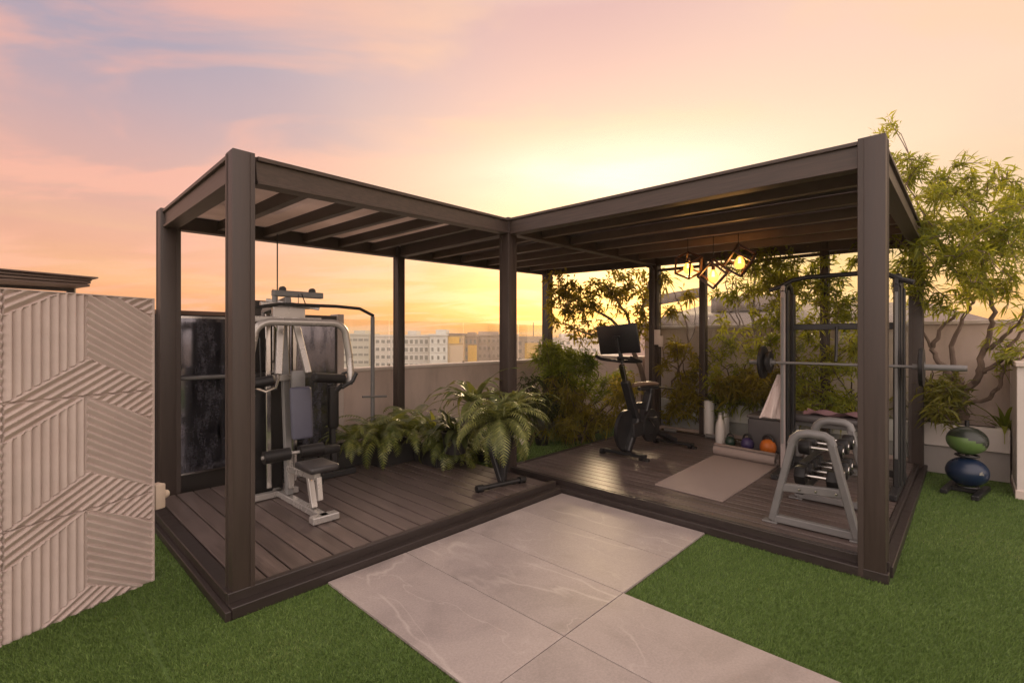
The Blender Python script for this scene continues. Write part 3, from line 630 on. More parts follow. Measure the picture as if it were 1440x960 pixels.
# ================================================================== pendant lamps
M_brass = mat('dark_bronze_wire', (.060, .026, .014), .4, metal=.4)
M_bulb = emit('warm_filament_bulb', (1.0, .58, .18), 9.0)
M_amber = glassmat('amber_bulb_glass', (1.0, .80, .45), .5)
_t = M_amber.node_tree; _o = _t.nodes['Material Output']; _prev = _o.inputs[0].links[0].from_socket
_e = N(_t, 'ShaderNodeEmission'); _e.inputs[0].default_value = (1.0, .42, .08, 1); _e.inputs[1].default_value = 1.5
_a = N(_t, 'ShaderNodeAddShader'); L(_t, _prev, _a.inputs[0]); L(_t, _e.outputs[0], _a.inputs[1]); L(_t, _a.outputs[0], _o.inputs[0])
def pendant(label, px, py, d, rot, s=.165):
    c = PD(px, py, d)
    t = thing('pendant_lamp', label, 'pendant lamp', c - ZD * s, 'cage pendant lamps under the right roof')
    if rot is None:                          # hung by a corner: the cube reads as a hexagon
        f_ = Vector((1, 1, 1)).normalized(); u_ = Vector((-1, -1, 2)).normalized(); r_ = u_.cross(f_)
        ev = Matrix((r_, u_.cross(r_).normalized() * 0 + f_ * -1, u_)); ev = Matrix.Rotation(R(-14), 3, 'Z') @ ev
    else: ev = Matrix.Rotation(rot[0], 3, 'Z') @ Matrix.Rotation(rot[1], 3, 'X') @ Matrix.Rotation(rot[2], 3, 'Y')
    k = s / math.sqrt(3) * 1.05; b = MB()
    cs = [ev @ Vector((x * k, y * k, z * k)) + c for x in (-1, 1) for y in (-1, 1) for z in (-1, 1)]
    for i in range(8):
        for j in (i ^ 1, i ^ 2, i ^ 4):
            if j > i: b.beam(cs[i], cs[j], .020, .020)
    b.build('cage', M_brass, t)
    top = max(cs, key=lambda q: q.z)
    b = MB(); b.cyl(top, Vector((top.x, top.y, 2.62)), .004, 8); b.build('cord', M_blackmetal, t)
    b = MB(); b.tube([top, c + ZD * .055], .005, 8); b.lathe([(.0, .09), (.018, .085), (.02, .05), (.017, .04), (0, .04)], c, ZD, 16); b.build('lamp_holder', M_brass, t)
    g_ = MB(); g_.lathe([(.016, .045), (.028, .025), (.047, -.010), (.053, -.04), (.043, -.072), (.020, -.090), (.0, -.093)], c, ZD, 20); bulb = g_.build('bulb', M_amber, t)
    f = MB()
    for q in range(6):
        a0 = q * math.pi / 3; o = Vector((math.cos(a0), math.sin(a0), 0)) * .014; f.tube([c + o * .4 + ZD * .03, c + o - ZD * .03], .0048, 6)
    f.ball(c - ZD * .0, .015, (1, 1, 1.6), 12)
    f.build('filament', M_bulb, bulb)
    lt = bpy.data.lights.new('bulb_light', 'POINT'); lt.energy = 5.0; lt.color = (1, .55, .2); lt.shadow_soft_size = .03
    lo = bpy.data.objects.new('bulb_light', lt); C.objects.link(lo); lo.parent = t; lo.location = (0, 0, s - .085)
pendant('left hexagonal looking wire cage lamp, lit', 968, 373, 5.3, None, .155)
pendant('middle tilted square wire cage lamp, lowest of the lit lamps', 1003, 385, 5.15, (R(-30), R(15), R(42)), .165)
pendant('right tilted wire cage lamp hanging highest of the lit lamps', 1040, 366, 5.0, (R(-38), R(28), R(38)), .165)

# ================================================================== multigym
def multigym():
    U0 = 1.63
    t = thing('multigym', 'white framed home gym machine with blue grey backrest and weight stack', 'gym machine', UV(U0, 4.0, DZ))
    z = DZ; P = lambda u, v, h: UV(U0 + u, v, z + h)
    b = MB()
    b.beam(P(0, 3.42, .03), P(0, 4.75, .03), .06, .05, .006); b.beam(P(-.22, 4.74, .03), P(.42, 4.74, .03), .06, .05, .006); b.beam(P(-.10, 3.45, .03), P(.10, 3.45, .03), .08, .05, .006)
    b.beam(P(-.25, 4.28, .03), P(.15, 4.28, .03), .06, .05, .006)
    b.build('base_frame', M_white, t)
    b = MB(); b.beam(P(0, 4.08, .06), P(0, 4.22, 1.62), .05, .055, .006, up=UD); b.beam(P(.0, 4.66, .06), P(.0, 4.62, 1.60), .05, .05, .005, up=UD); b.build('upright', M_greysteel, t)
    b = MB(); b.beam(P(0, 3.62, .06), P(0, 3.70, .30), .045, .045, .005, up=UD); b.beam(P(0, 3.56, .31), P(0, 4.12, .27), .05, .05, .005); b.beam(P(0.0, 3.52, .14), P(0, 3.55, .31), .038, .038, .004, up=UD); b.build('seat_post', M_white, t)
    b = MB(); b.obox(P(.04, 3.66, .365), UD * .115, VD * .15, ZD * .026, .02, 3); b.build('seat', M_seatpad, t)
    b = MB(); b.obox(P(.05, 3.965, .74), UD * .085, (VD + ZD * .12).normalized() * .028 * 1.0, (ZD - VD * -.10).normalized() * .21, .022, 3); b.build('backrest', M_greypad, t)
    b = MB(); b.obox(P(.05, 4.03, .97), UD * .055, VD * .02, ZD * .11, .01, 2); b.build('back_plate', M_greysteel, t)
    # press arm: an arch of white tube
    b = MB(); v = 3.92; hw = .40; zt = 1.475; P = lambda u, v, h: UV(U0 + .045 + u, v, DZ + h)
    pts = [P(-hw - .01, v - .02, 1.0), P(-hw, v, 1.2), P(-hw + .03, v, 1.36)]
    for q in range(7):
        a = math.pi - q * math.pi / 12 * 1.0; pts.append(P(-hw + .16 + .13 * math.cos(a), v, zt - .11 + .11 * math.sin(a)))
    for q in range(7):
        a = math.pi / 2 - q * math.pi / 12; pts.append(P(hw - .16 + .13 * math.cos(a), v, zt - .11 + .11 * math.sin(a)))
    pts += [P(hw, v, 1.2), P(hw + .01, v - .01, 1.02), P(hw - .02, v - .04, .96)]
    b.tube(pts, .030, 12); b.build('press_arm', M_white, t); P = lambda u, v, h: UV(U0 + u, v, DZ + h)
    for sgn in (-1, 1):
        b = MB(); c0 = P(sgn * .39, 3.90, 1.0); c1 = P(sgn * .10 if sgn > 0 else -.2, 3.86, 1.03); b.tube([lerp(c0, c1, q) for q in (0, .04, .96, 1)], [.03, .04, .04, .03], 14); b.build('arm_pad', M_black, t)
        b = MB(); b.tube([P(sgn * .40, 3.91, .98), P(sgn * .36, 3.87, .93), P(sgn * .44, 3.85, .98), P(sgn * .47, 3.84, 1.05)], .016, 8); b.tube([P(sgn * .36, 3.88, .95), P(sgn * .33, 3.92, .90)], .02, 8); b.build('grip', M_blackmetal, t)
    # butterfly hangers
    b = MB()
    for sgn in (-1, 1): b.beam(P(sgn * .05, 4.12, 1.55), P(sgn * .12, 4.0, 1.06), .035, .05, .004, up=UD)
    b.beam(P(-.13, 4.15, 1.02), P(.13, 4.15, 1.02), .04, .05, .004); b.beam(P(-.12, 4.12, 1.56), P(.14, 4.12, 1.56), .05, .09, .006); b.build('swing_arm', M_white, t)
    # top boom with pulleys and lat bar
    b = MB(); b.beam(P(-.10, 4.17, 1.72), P(.32, 4.17, 1.72), .06, .05, .006); b.beam(P(.0, 4.62, 1.60), P(0, 4.1, 1.66), .05, .06, .005); b.cyl(P(-.08, 4.17, 1.6), P(-.08, 4.17, 1.73), .022); b.build('top_boom', M_greysteel, t)
    for uu_ in (-.02, .23):
        b = MB(); b.lathe([(.0, -.014), (.026, -.014), (.026, -.008), (.019, 0), (.026, .008), (.026, .014), (0, .014)], P(uu_, 4.17, 1.755), VD, 20); b.build('pulley', M_blackmetal, t)
    b = MB(); b.tube([P(-.42, 3.98, 1.50), P(-.34, 4.0, 1.575), P(-.10, 4.02, 1.62), P(.38, 4.02, 1.625), P(.60, 4.02, 1.615), P(.74, 4.02, 1.555)], .014, 10); b.build('lat_bar', M_blackmetal, t)
    b = MB(); b.cyl(P(.11, 4.02, 1.625), P(.11, 4.10, 1.72), .004, 6); b.cyl(P(-.10, 4.16, 1.75), P(-.02, 4.5, .9), .004, 6); b.cyl(P(.1, 4.14, 1.72), P(.0, 4.0, .25), .003, 6)
    b.tube([P(-.17, 4.25, 1.35), P(-.17, 4.22, 1.0), P(-.14, 4.2, .92), P(-.05, 4.2, .92)], .007, 6)
    b.build('cable', M_blackmetal, t)
    b = MB(); lp = [P(-.27, 4.10, 1.40), P(-.27, 4.10, 1.02), P(-.25, 4.10, .95), P(-.18, 4.10, .92), P(-.10, 4.10, .95), P(-.08, 4.10, 1.02), P(-.08, 4.10, 1.40), P(-.12, 4.10, 1.46), P(-.23, 4.10, 1.46)]; b.tube(lp, .013, 8, closed=True); b.build('side_loop', M_chrome, t)
    b = MB(); b.beam(P(.02, 4.14, .30), P(.02, 4.28, 1.58), .10, .012, .003, up=UD); b.beam(P(-.10, 4.25, .10), P(-.10, 4.28, 1.55), .03, .04, .004, up=UD); b.beam(P(.13, 4.30, .10), P(.13, 4.30, 1.58), .03, .04, .004, up=UD); b.build('mast', M_chrome, t)
    b = MB(); b.beam(P(-.28, 4.12, 1.50), P(.28, 4.12, 1.50), .05, .05, .006); b.beam(P(-.20, 4.15, 1.62), P(.20, 4.15, 1.62), .05, .045, .005); b.beam(P(-.14, 4.2, 1.66), P(.24, 4.05, 1.60), .03, .03, .004); b.build('head_frame', M_white, t)
    b = MB(); b.obox(P(.30, 4.14, .36), UD * .16, VD * .05, ZD * .035, .02, 3); b.beam(P(.30, 4.16, .06), P(.30, 4.16, .33), .04, .04, .004, up=UD); b.build('foot_roller', M_black, t)
    # weight stack in its black shroud
    b = MB(); b.ubox(U0 - .30, U0 + .06, 4.36, 4.60, z + .03, z + 1.05, .012, 2); b.ubox(U0 - .28, U0 + .10, 4.53, 4.59, z + 1.051, z + 1.52, .012, 2); b.build('shroud', M_black, t)
    b = MB()
    for k in range(14): b.ubox(U0 + .062, U0 + .14, 4.36, 4.50, z + .08 + k * .034, z + .110 + k * .034, .003)
    b.build('weight_stack', M_blackmetal, t)
    b = MB()
    for k in range(14): b.obox(P(.105, 4.357, .095 + k * .034), UD * .010, VD * .0025, ZD * .006)
    b.build('stack_marks', M_white, t)
    b = MB()
    for uu_ in (-.20, 0.0, .13): b.cyl(P(uu_, 4.42, .05), P(uu_, 4.42, 1.58), .010, 10)
    b.build('guide_rod', M_chrome, t)
    for sgn in (-1, 1):
        b = MB(); b.cyl(P(sgn * .04, 3.98, .42), P(sgn * .235, 3.98, .42), .05, 18); b.build('leg_roller', M_black, t)
    b = MB(); b.cyl(P(-.25, 3.98, .42), P(.25, 3.98, .42), .014); b.beam(P(0, 4.05, .42), P(0, 4.05, .12), .05, .04, .004, up=UD); b.build('leg_lever', M_white, t)
multigym()
# low bench of black along the back right of the gym, and a steel pole
sp_ = PV(524, 500, 4.90); su_, sv_ = to_uv(sp_)
t = thing('steel_pole', 'slim silver pole with a short crossbar rising from the planter right of the gym machine', 'pole', UV(su_, sv_, .1))
b = MB(); b.cyl(UV(su_, sv_, .1), UV(su_, sv_, 1.69), .023, 14); b.build('shaft', M_greysteel, t)
b = MB(); b.cyl(UV(su_ - .14, sv_ - .03, .80), UV(su_ + .16, sv_ - .03, .78), .012, 10); b.build('crossbar', M_greysteel, t)
b = MB(); b.lathe([(0, 0), (.1, 0), (.1, .012), (0, .016)], UV(su_, sv_, .1)); b.build('base_plate', M_greysteel, t)
t = thing('leg_station', 'upright black padded post of the leg station behind the gym machine seat', 'gym machine', UV(2.2, 4.5, DZ))
b = MB(); b.beam(UV(2.22, 4.5, DZ), UV(2.2, 4.52, 1.0), .05, .05, .006, up=UD); b.ubox(2.0, 2.44, 4.46, 4.54, DZ, DZ + .06, .01); b.build('frame', M_blackmetal, t)
b = MB(); b.obox(UV(2.2, 4.47, .78), UD * .05, VD * .03, ZD * .2, .02, 3); b.build('pad', M_black, t)
b = MB(); b.tube([UV(2.2, 4.5, 1.0), UV(2.3, 4.47, 1.10), UV(2.37, 4.46, 1.12), UV(2.41, 4.45, 1.08)], .014, 8); b.build('hook_handle', M_blackmetal, t)

# ================================================================== foliage tools
def unit(v): return v / (np.linalg.norm(v, axis=-1, keepdims=True) + 1e-9)
def leaf_mesh(P, D, Ln, Wd, rng, droop=.25):
    """diamond leaves, bent half way: P base points, D directions"""
    n = len(P); D = unit(D); rnd = rng.normal(size=(n, 3)); Sd = unit(np.cross(D, rnd)); Nn = np.cross(Sd, D)
    Ln = np.asarray(Ln).reshape(-1, 1); Wd = np.asarray(Wd).reshape(-1, 1)
    mid = P + D * Ln * .45; tip = P + D * Ln + np.array([0, 0, -1]) * Ln * droop
    a = mid + Sd * Wd * .5 + Nn * Wd * .12; c = mid - Sd * Wd * .5 + Nn * Wd * .12
    V = np.stack([P, a, tip, c], 1).reshape(-1, 3); i = np.arange(n)[:, None] * 4
    F = np.concatenate([i + np.array([[0, 1, 3]]), i + np.array([[1, 2, 3]])], 0)
    return V, F
def tree(name, label, cat, base, limbs, blobs, leaf, lm, seed=1, bark=None, per=26, ll=.13, lw=.024, droop=.3, twig_r=.006, updir=.3, spread=1.0, group=None, clus=.17):
    rng = np.random.default_rng(seed); rr = random.Random(seed)
    t = thing(name, label, cat, base, group); tr = MB(); nodes = []
    for pts, r0, r1 in limbs:
        # smooth the polyline
        q = [Vector(p) for p in pts]; out = []
        for i in range(len(q) - 1):
            p0, p1, p2, p3 = q[max(i - 1, 0)], q[i], q[i + 1], q[min(i + 2, len(q) - 1)]
            for s in range(5):
                x = s / 5; out.append(.5 * ((2 * p1) + (p2 - p0) * x + (2 * p0 - 5 * p1 + 4 * p2 - p3) * x * x + (-p0 + 3 * p1 - 3 * p2 + p3) * x ** 3))
        out.append(q[-1]); m = len(out)
        out = [o + Vector((rr.gauss(0, 1), rr.gauss(0, 1), rr.gauss(0, .6))) * (.008 if 0 < i < m - 1 else 0) for i, o in enumerate(out)]
        tr.tube(out, [r0 + (r1 - r0) * i / (m - 1) for i in range(m)], 9); nodes += out[1:]
    NP = np.array([tuple(x) for x in nodes]); LP, LDd, LLn, LW = [], [], [], []
    tw = MB()
    for (c, rad, ncl) in blobs:
        c = np.array(c)
        for _ in range(ncl):
            w = rng.normal(size=3); w /= np.linalg.norm(w); w *= rng.random() ** .42; p = c + w * np.array(rad)
            k = np.argmin(np.sum((NP - p) ** 2, 1) + .0 * (NP[:, 2] > p[2])); q = NP[k]
            mid = (p + q) / 2 + np.array([rr.gauss(0, .04), rr.gauss(0, .04), .05 + rr.random() * .05]) * (np.linalg.norm(p - q) * 1.2)
            pts = [Vector(q), Vector(q * .5 + mid * .5 + np.array([0, 0, .01])), Vector(mid), Vector(p * .5 + mid * .5), Vector(p)]
            tw.tube(pts, [twig_r, twig_r * .9, twig_r * .75, twig_r * .55, twig_r * .35], 4, cap=False)
            NP = np.vstack([NP, (mid * .5 + p * .5)[None], p[None]]) if len(NP) < 900 else NP
            dirn = p - mid; dirn /= np.linalg.norm(dirn) + 1e-6
            n = max(4, int(per * (.5 + rng.random())))
            s = rng.random((n, 1)); bp = p - dirn * s * clus + rng.normal(size=(n, 3)) * .02 * spread
            dv = dirn * .55 + rng.normal(size=(n, 3)) * .75 * spread + np.array([0, 0, updir])
            LP.append(bp); LDd.append(dv); LLn.append(ll * (.55 + .8 * rng.random(n))); LW.append(lw * (.6 + .7 * rng.random(n)))
    tr.add(tw.v, tw.f); tr.build('trunk', bark or M_bark, t)
    V, F = leaf_mesh(np.concatenate(LP), np.concatenate(LDd), np.concatenate(LLn), np.concatenate(LW), rng, droop)
    raw_mesh('crown', V, F, lm, t); return t
def strap(b_V, b_F, base, az, length, width, lift, arch, n=9, wob=0.0, tipw=.12, fold=.12, rr=random):
    """an arching strap leaf as a strip with a folded midrib"""
    h = Vector((math.cos(az), math.sin(az), 0)); sd = Vector((-h.y, h.x, 0)); o = len(b_V); p = Vector(base); el = lift; st = length / n
    for i in range(n + 1):
        f = i / n; w = width * (math.sin(min(1, f * 1.15 + .12) * math.pi) ** .6 if f < .95 else tipw) * .5
        w = max(w, width * .05); up = Vector((-h.x * math.sin(el), -h.y * math.sin(el), math.cos(el)))
        wv = math.sin(f * 17 + az * 3) * wob * width
        b_V.extend([tuple(p + sd * w + up * (w * fold * 2 + wv)), tuple(p), tuple(p - sd * w + up * (w * fold * 2 - wv))])
        p = p + (h * math.cos(el) + ZD * math.sin(el)) * st; el -= arch / n * (1 + f)
    for i in range(n):
        a = o + i * 3; b_F.extend([(a, a + 1, a + 4, a + 3), (a + 1, a + 2, a + 5, a + 4)])
def pinnate(V, F, base, az, length, lift, arch, ln, n=16, rr=random):
    """a fern frond: midrib with leaflets both sides"""
    h = Vector((math.cos(az), math.sin(az), 0)); sd = Vector((-h.y, h.x, 0)); p = Vector(base); el = lift; st = length / n
    for i in range(n + 1):
        f = i / n; d = h * math.cos(el) + ZD * math.sin(el); up = sd.cross(d) * -1
        l = ln * (math.sin((f * .9 + .1) * math.pi) ** .7 + .08)
        for sg in (-1, 1):
            dv = (sd * sg * .9 + d * .45 - ZD * .15).normalized(); o = len(V); w = st * .42
            V.extend([tuple(p - d * w), tuple(p + dv * l * .55 - d * w * .6 - ZD * l * .03), tuple(p + dv * l - ZD * l * .15), tuple(p + dv * l * .5 + d * w * .7), tuple(p + d * w)])
            F.append((o, o + 1, o + 3, o + 4)); F.append((o + 1, o + 2, o + 3, o + 3))
        p = p + d * st; el -= arch / n * (1 + f)
def strip_mesh(name, V, F, m, parent):
    b = MB(); b.add(V, [f if len(set(f)) == 4 else tuple(dict.fromkeys(f)) for f in F]); return b.build(name, m, parent, None)
def rosette(name, label, cat, base, m, n=22, length=.5, width=.05, lift=(R(25), R(80)), arch=(R(60), R(130)), seed=0, wob=.05, group=None, pot=None, pinn=0.0, az_bias=None):
    rr = random.Random(seed); t = thing(name, label, cat, base if pot is None else Vector(base) - ZD * pot[1], group); V, F = [], []
    for i in range(n):
        az = i * 2.399963 + rr.uniform(-.3, .3); k = rr.random(); l = length * rr.uniform(.65, 1.12)
        el = lift[0] + (lift[1] - lift[0]) * k; ar = rr.uniform(*arch)
        bb = Vector(base) + Vector((math.cos(az), math.sin(az), 0)) * .02
        if pinn: pinnate(V, F, bb, az, l, el, ar, pinn * rr.uniform(.8, 1.15), n=int(18 * l / length) + 4)
        else: strap(V, F, bb, az, l, width * rr.uniform(.8, 1.2), el, ar, wob=wob)
    strip_mesh('fronds' if pinn or 'fern' in name else 'leaves', V, F, m, t)
    if pot:
        r, h = pot[:2]; b = MB(); b.lathe([(0, 0), (r * .75, 0), (r, h * .95), (r * 1.04, h * .95), (r * 1.04, h), (r * .93, h), (r * .9, h - .03), (0, h - .03)], Vector(base) - ZD * h, ZD, 24); b.build('pot', pot[2], t)
    return t
def shrub(name, label, cat, base, blobs, lm, nstem=8, seed=1, **kw):
    rr = random.Random(seed); limbs = []
    zt = max(c[2] + r[2] for c, r, n in blobs); cs = [Vector(c) for c, r, n in blobs]
    for i in range(nstem):
        c = rr.choice(cs); e = Vector((c.x + rr.gauss(0, .12), c.y + rr.gauss(0, .12), c.z + rr.uniform(-.05, .2))); s = Vector(base) + Vector((rr.gauss(0, .10), rr.gauss(0, .10), 0))
        limbs.append(([s, lerp(s, e, .4) + Vector((rr.gauss(0, .04), rr.gauss(0, .04), .05)), e], .012, .005))
    return tree(name, label, cat, base, limbs, blobs, None, lm, seed, M_twig, **kw)

# ================================================================== planters and plants at the back of the left deck
M_bpl = mat('black_planter_plastic', (.012, .011, .011), .5, var=.3, scale=12)
def trough(label, u0, u1, v0, v1, z1):
    t = thing('planter_trough', label, 'planter', UV((u0 + u1) / 2, (v0 + v1) / 2, DZ), 'black troughs at the back of the deck')
    b = MB(); w = .02
    b.ubox(u0, u1, v0, v0 + w, DZ, z1, .004); b.ubox(u0, u1, v1 - w, v1, DZ, z1, .004); b.ubox(u0, u0 + w, v0 + w, v1 - w, DZ, z1); b.ubox(u1 - w, u1, v0 + w, v1 - w, DZ, z1); b.ubox(u0 + w, u1 - w, v0 + w, v1 - w, DZ, DZ + .02); b.build('box', M_bpl, t)
    b = MB(); b.ubox(u0 + w, u1 - w, v0 + w, v1 - w, DZ + .021, z1 - .03); b.build('soil', M_soil, t)
trough('black trough against the wall right behind the gym machine', 2.02, 2.68, 4.72, 5.02, .30)
trough('black trough holding the yellow green fern left of the centre', 2.70, 3.22, 4.45, 4.85, .30)
trough('black trough under the ferns nearest the turf corner', 3.10, 3.58, 4.02, 4.42, .28)
rosette('fern_plant', 'yellow green arching fern in the trough by the brown back post', 'fern', UV(2.86, 4.66, .34), M_fern, 38, .62, .06, seed=3, pinn=.09, lift=(R(30), R(82)))
rosette('fern_plant', 'dark low fern drooping over the trough edge left of the back post', 'fern', UV(2.58, 4.78, .36), M_fern, 26, .46, .05, seed=8, pinn=.075)
rosette('fern_plant', 'olive fern with broad fronds between the back post and the big fern', 'fern', UV(3.14, 4.55, .34), M_fern, 36, .64, .05, seed=5, pinn=.09, lift=(R(35), R(85)))
rosette('spiky_plant', 'upright spiky dark green plant rising behind the big fern', 'plant', UV(3.30, 4.30, .32), M_fern, 22, .62, .045, lift=(R(45), R(88)), arch=(R(40), R(100)), seed=6)
rosette('fern_plant', 'light green fern filling the gap behind the big fern and the trough', 'fern', UV(3.42, 4.22, .30), M_fernp, 34, .60, .05, seed=25, pinn=.085, lift=(R(25), R(85)))
rosette('fern_plant', 'low fern spilling over the front of the trough left of the T footed stand', 'fern', UV(3.28, 4.06, .26), M_fern, 30, .46, .05, seed=26, pinn=.08, lift=(R(0), R(75)))
rosette('fern_plant', 'tall fern growing close to the central pergola post', 'fern', UV(3.95, 4.15, .10), M_fern, 30, .75, .05, seed=27, pinn=.085, lift=(R(35), R(85)), pot=(.14, .1, M_bpl))
# T foot frame with the big fern in front
ft = PZ(704, 684, DZ)
t = thing('pot_stand', 'black T footed steel stand with two splayed legs under the big fern', 'stand', ft)
a = PZ(672, 692, DZ) + ZD * .03; c = PZ(736, 678, DZ) + ZD * .03
b = MB(); b.cyl(a, c, .022, 14); b.build('foot_bar', M_blackmetal, t)
for e, f in ((a, 1), (c, -1)):
    b = MB(); dn = (c - a).normalized() * f; b.tube([e - dn * .015, e, e + dn * .05], [.03, .034, .034], 14); b.build('end_cap', M_black, t)
tp = PD(702, 605, 4.35)
b = MB(); b.beam(ft + ZD * .05, PD(684, 612, 4.5), .05, .035, .004, up=UD); b.build('leg', M_blackmetal, t)
b = MB(); b.beam(ft + ZD * .05 + UD * .02, PD(718, 612, 4.42), .06, .045, .004, up=UD); b.build('leg', M_blackmetal, t)
b = MB(); b.beam(PD(680, 610, 4.55), PD(724, 610, 4.40), .06, .04, .004); b.build('cross_bar', M_blackmetal, t)
b = MB(); b.tube([PD(722, 612, 4.40), PD(732, 618, 4.3), PD(736, 622, 4.28)], [.012, .016, .026], 10); b.build('handle', mat('cream_grip', (.5, .45, .38), .4), t)
pc = PD(701, 592, 4.47)
rosette('fern_plant', 'big pale green fern with long arching fronds on the T footed stand', 'fern', pc, M_fernp, 56, .56, .05, lift=(R(-5), R(82)), arch=(R(50), R(130)), seed=11, pinn=.075, pot=(.125, .13, M_bpl))
rosette('strap_plant', 'broad strap leaved plant arching among the big fern fronds', 'plant', PD(668, 572, 4.85), M_fernp, 44, .64, .055, lift=(R(15), R(85)), arch=(R(60), R(150)), seed=14, wob=.12, pot=(.13, .2, M_bpl))
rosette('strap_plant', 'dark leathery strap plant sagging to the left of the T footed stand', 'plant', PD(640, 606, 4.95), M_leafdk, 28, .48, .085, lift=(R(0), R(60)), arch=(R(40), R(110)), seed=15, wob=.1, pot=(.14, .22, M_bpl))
rosette('strap_plant', 'pale strap plant arching out to the right behind the big fern', 'plant', PD(722, 578, 4.75), M_fernp, 34, .56, .05, lift=(R(10), R(80)), arch=(R(60), R(145)), seed=33, wob=.12, pot=(.13, .2, M_bpl))
rosette('agave_plant', 'grey green agave with wide curved leaves on the turf behind the stand', 'agave', PZ(762, 625, 0) + ZD * .10, M_agave, 13, .48, .13, lift=(R(40), R(85)), arch=(R(15), R(60)), seed=16, pot=(.10, .1, M_bpl))

# bamboo like hedge shrubs in the turf bay
def C3(px, py, d): p = PD(px, py, d); return (p.x, p.y, p.z)
rs_ = random.Random(4)
def loose(px0, px1, py0, py1, d, k, r, n):
    return [(C3(rs_.uniform(px0, px1), rs_.uniform(py0, py1), d + rs_.uniform(-.3, .3)), (r * rs_.uniform(.6, 1.3), r, r * rs_.uniform(.5, 1.2)), n) for _ in range(k)]
shrub('bamboo_shrub', 'bright yellow green bamboo shrub behind the exercise bike', 'shrub', UV(5.75, 4.45, 0), loose(765, 878, 498, 560, 7.1, 26, .18, 10), M_leafbam, 20, 21, per=24, ll=.19, lw=.016, droop=.35, updir=.75, spread=.75)
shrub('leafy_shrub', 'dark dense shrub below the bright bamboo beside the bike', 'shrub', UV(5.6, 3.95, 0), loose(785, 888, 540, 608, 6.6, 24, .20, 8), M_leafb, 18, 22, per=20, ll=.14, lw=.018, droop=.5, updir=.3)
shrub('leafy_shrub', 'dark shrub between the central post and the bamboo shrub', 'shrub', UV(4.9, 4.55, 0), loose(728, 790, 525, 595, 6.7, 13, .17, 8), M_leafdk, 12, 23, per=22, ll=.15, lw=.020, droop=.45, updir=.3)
# leafy tree behind the bike
tb = UV(7.15, 3.9, 0); j = lambda px, py, d: PD(px, py, d)
tree('broadleaf_tree', 'dark leafy tree silhouetted against the sunset between the two back posts', 'tree', tb,
     [([tb, j(905, 540, 7.9), j(890, 490, 7.8)], .05, .035), ([j(890, 490, 7.8), j(860, 450, 7.7), j(825, 430, 7.7), j(790, 405, 7.7)], .03, .010), ([j(890, 490, 7.8), j(880, 440, 7.8), j(850, 400, 7.8)], .03, .010), ([j(890, 490, 7.8), j(905, 430, 7.8), j(915, 390, 7.7)], .03, .010), ([j(870, 465, 7.75), j(830, 470, 7.6), j(795, 455, 7.5)], .018, .007)],
     [(C3(835, 420, 7.7), (.80, .45, .34), 90), (C3(880, 400, 7.8), (.50, .4, .30), 48), (C3(790, 400, 7.6), (.36, .3, .24), 26), (C3(850, 470, 7.6), (.60, .35, .24), 56), (C3(798, 452, 7.6), (.34, .3, .24), 20), (C3(905, 455, 7.7), (.28, .3, .5), 40), (C3(775, 420, 7.6), (.16, .2, .26), 7)],
     None, M_leafb, 31, per=13, ll=.105, lw=.034, droop=.25, twig_r=.006, spread=.9, updir=.15)
# planter trees on the right
b0 = PU(1352, 588, 7.15)
def q(px, py, u=7.0): return PU(px, py, u)
tree('frangipani_tree', 'large pale green tree with twisting grey branches in the planter at the right', 'tree', b0,
     [([b0, q(1352, 560, 7.12), q(1356, 545, 7.1)], .055, .045),
      ([q(1354, 550, 7.1), q(1330, 520, 7.05), q(1312, 492, 7.0), q(1322, 465, 6.9), q(1345, 440, 6.8)], .032, .014),
      ([q(1354, 550, 7.1), q(1345, 525, 7.1), q(1338, 495, 7.1), q(1350, 455, 7.05), q(1370, 425, 7.0)], .034, .014),
      ([q(1356, 548, 7.1), q(1376, 530, 7.0), q(1378, 505, 6.95), q(1392, 470, 6.9), q(1396, 430, 6.8), q(1380, 370, 6.7), q(1360, 300, 6.6)], .036, .010),
      ([q(1376, 525, 7.0), q(1405, 510, 6.9), q(1425, 480, 6.8), q(1450, 455, 6.7)], .024, .010),
      ([q(1392, 490, 6.9), q(1415, 470, 6.8), q(1440, 445, 6.6), q(1470, 400, 6.5)], .022, .008),
      ([q(1405, 545, 6.9), q(1412, 515, 6.85), q(1440, 500, 6.7), q(1470, 470, 6.5)], .018, .009), ([q(1358, 566, 7.1), q(1385, 562, 7.0), q(1404, 546, 6.9)], .022, .018),
      ([q(1370, 425, 7.0), q(1340, 380, 6.9), q(1310, 320, 6.8), q(1275, 260, 6.7)], .016, .006), ([q(1312, 492, 7.0), q(1290, 450, 6.9), q(1280, 390, 6.9)], .016, .006)],
     [(C3(1330, 330, 4.9), (.55, .5, .52), 150), (C3(1275, 265, 5.3), (.32, .4, .42), 48), (C3(1400, 350, 4.6), (.45, .5, .45), 84), (C3(1345, 415, 4.9), (.42, .4, .28), 30), (C3(1290, 400, 5.2), (.22, .3, .45), 30), (C3(1410, 270, 4.8), (.34, .4, .20), 22), (C3(1350, 255, 4.9), (.36, .4, .18), 34), (C3(1440, 420, 4.5), (.3, .3, .35), 20), (C3(1245, 180, 5.6), (.10, .2, .14), 7), (C3(1455, 300, 4.6), (.25, .3, .35), 26), (C3(1420, 500, 4.7), (.2, .25, .16), 10)],
     None, M_leafr, 41, per=20, ll=.12, lw=.018, droop=.22, twig_r=.006, spread=.85, updir=.05, clus=.2)
b1 = UV(7.18, 1.9, .48)
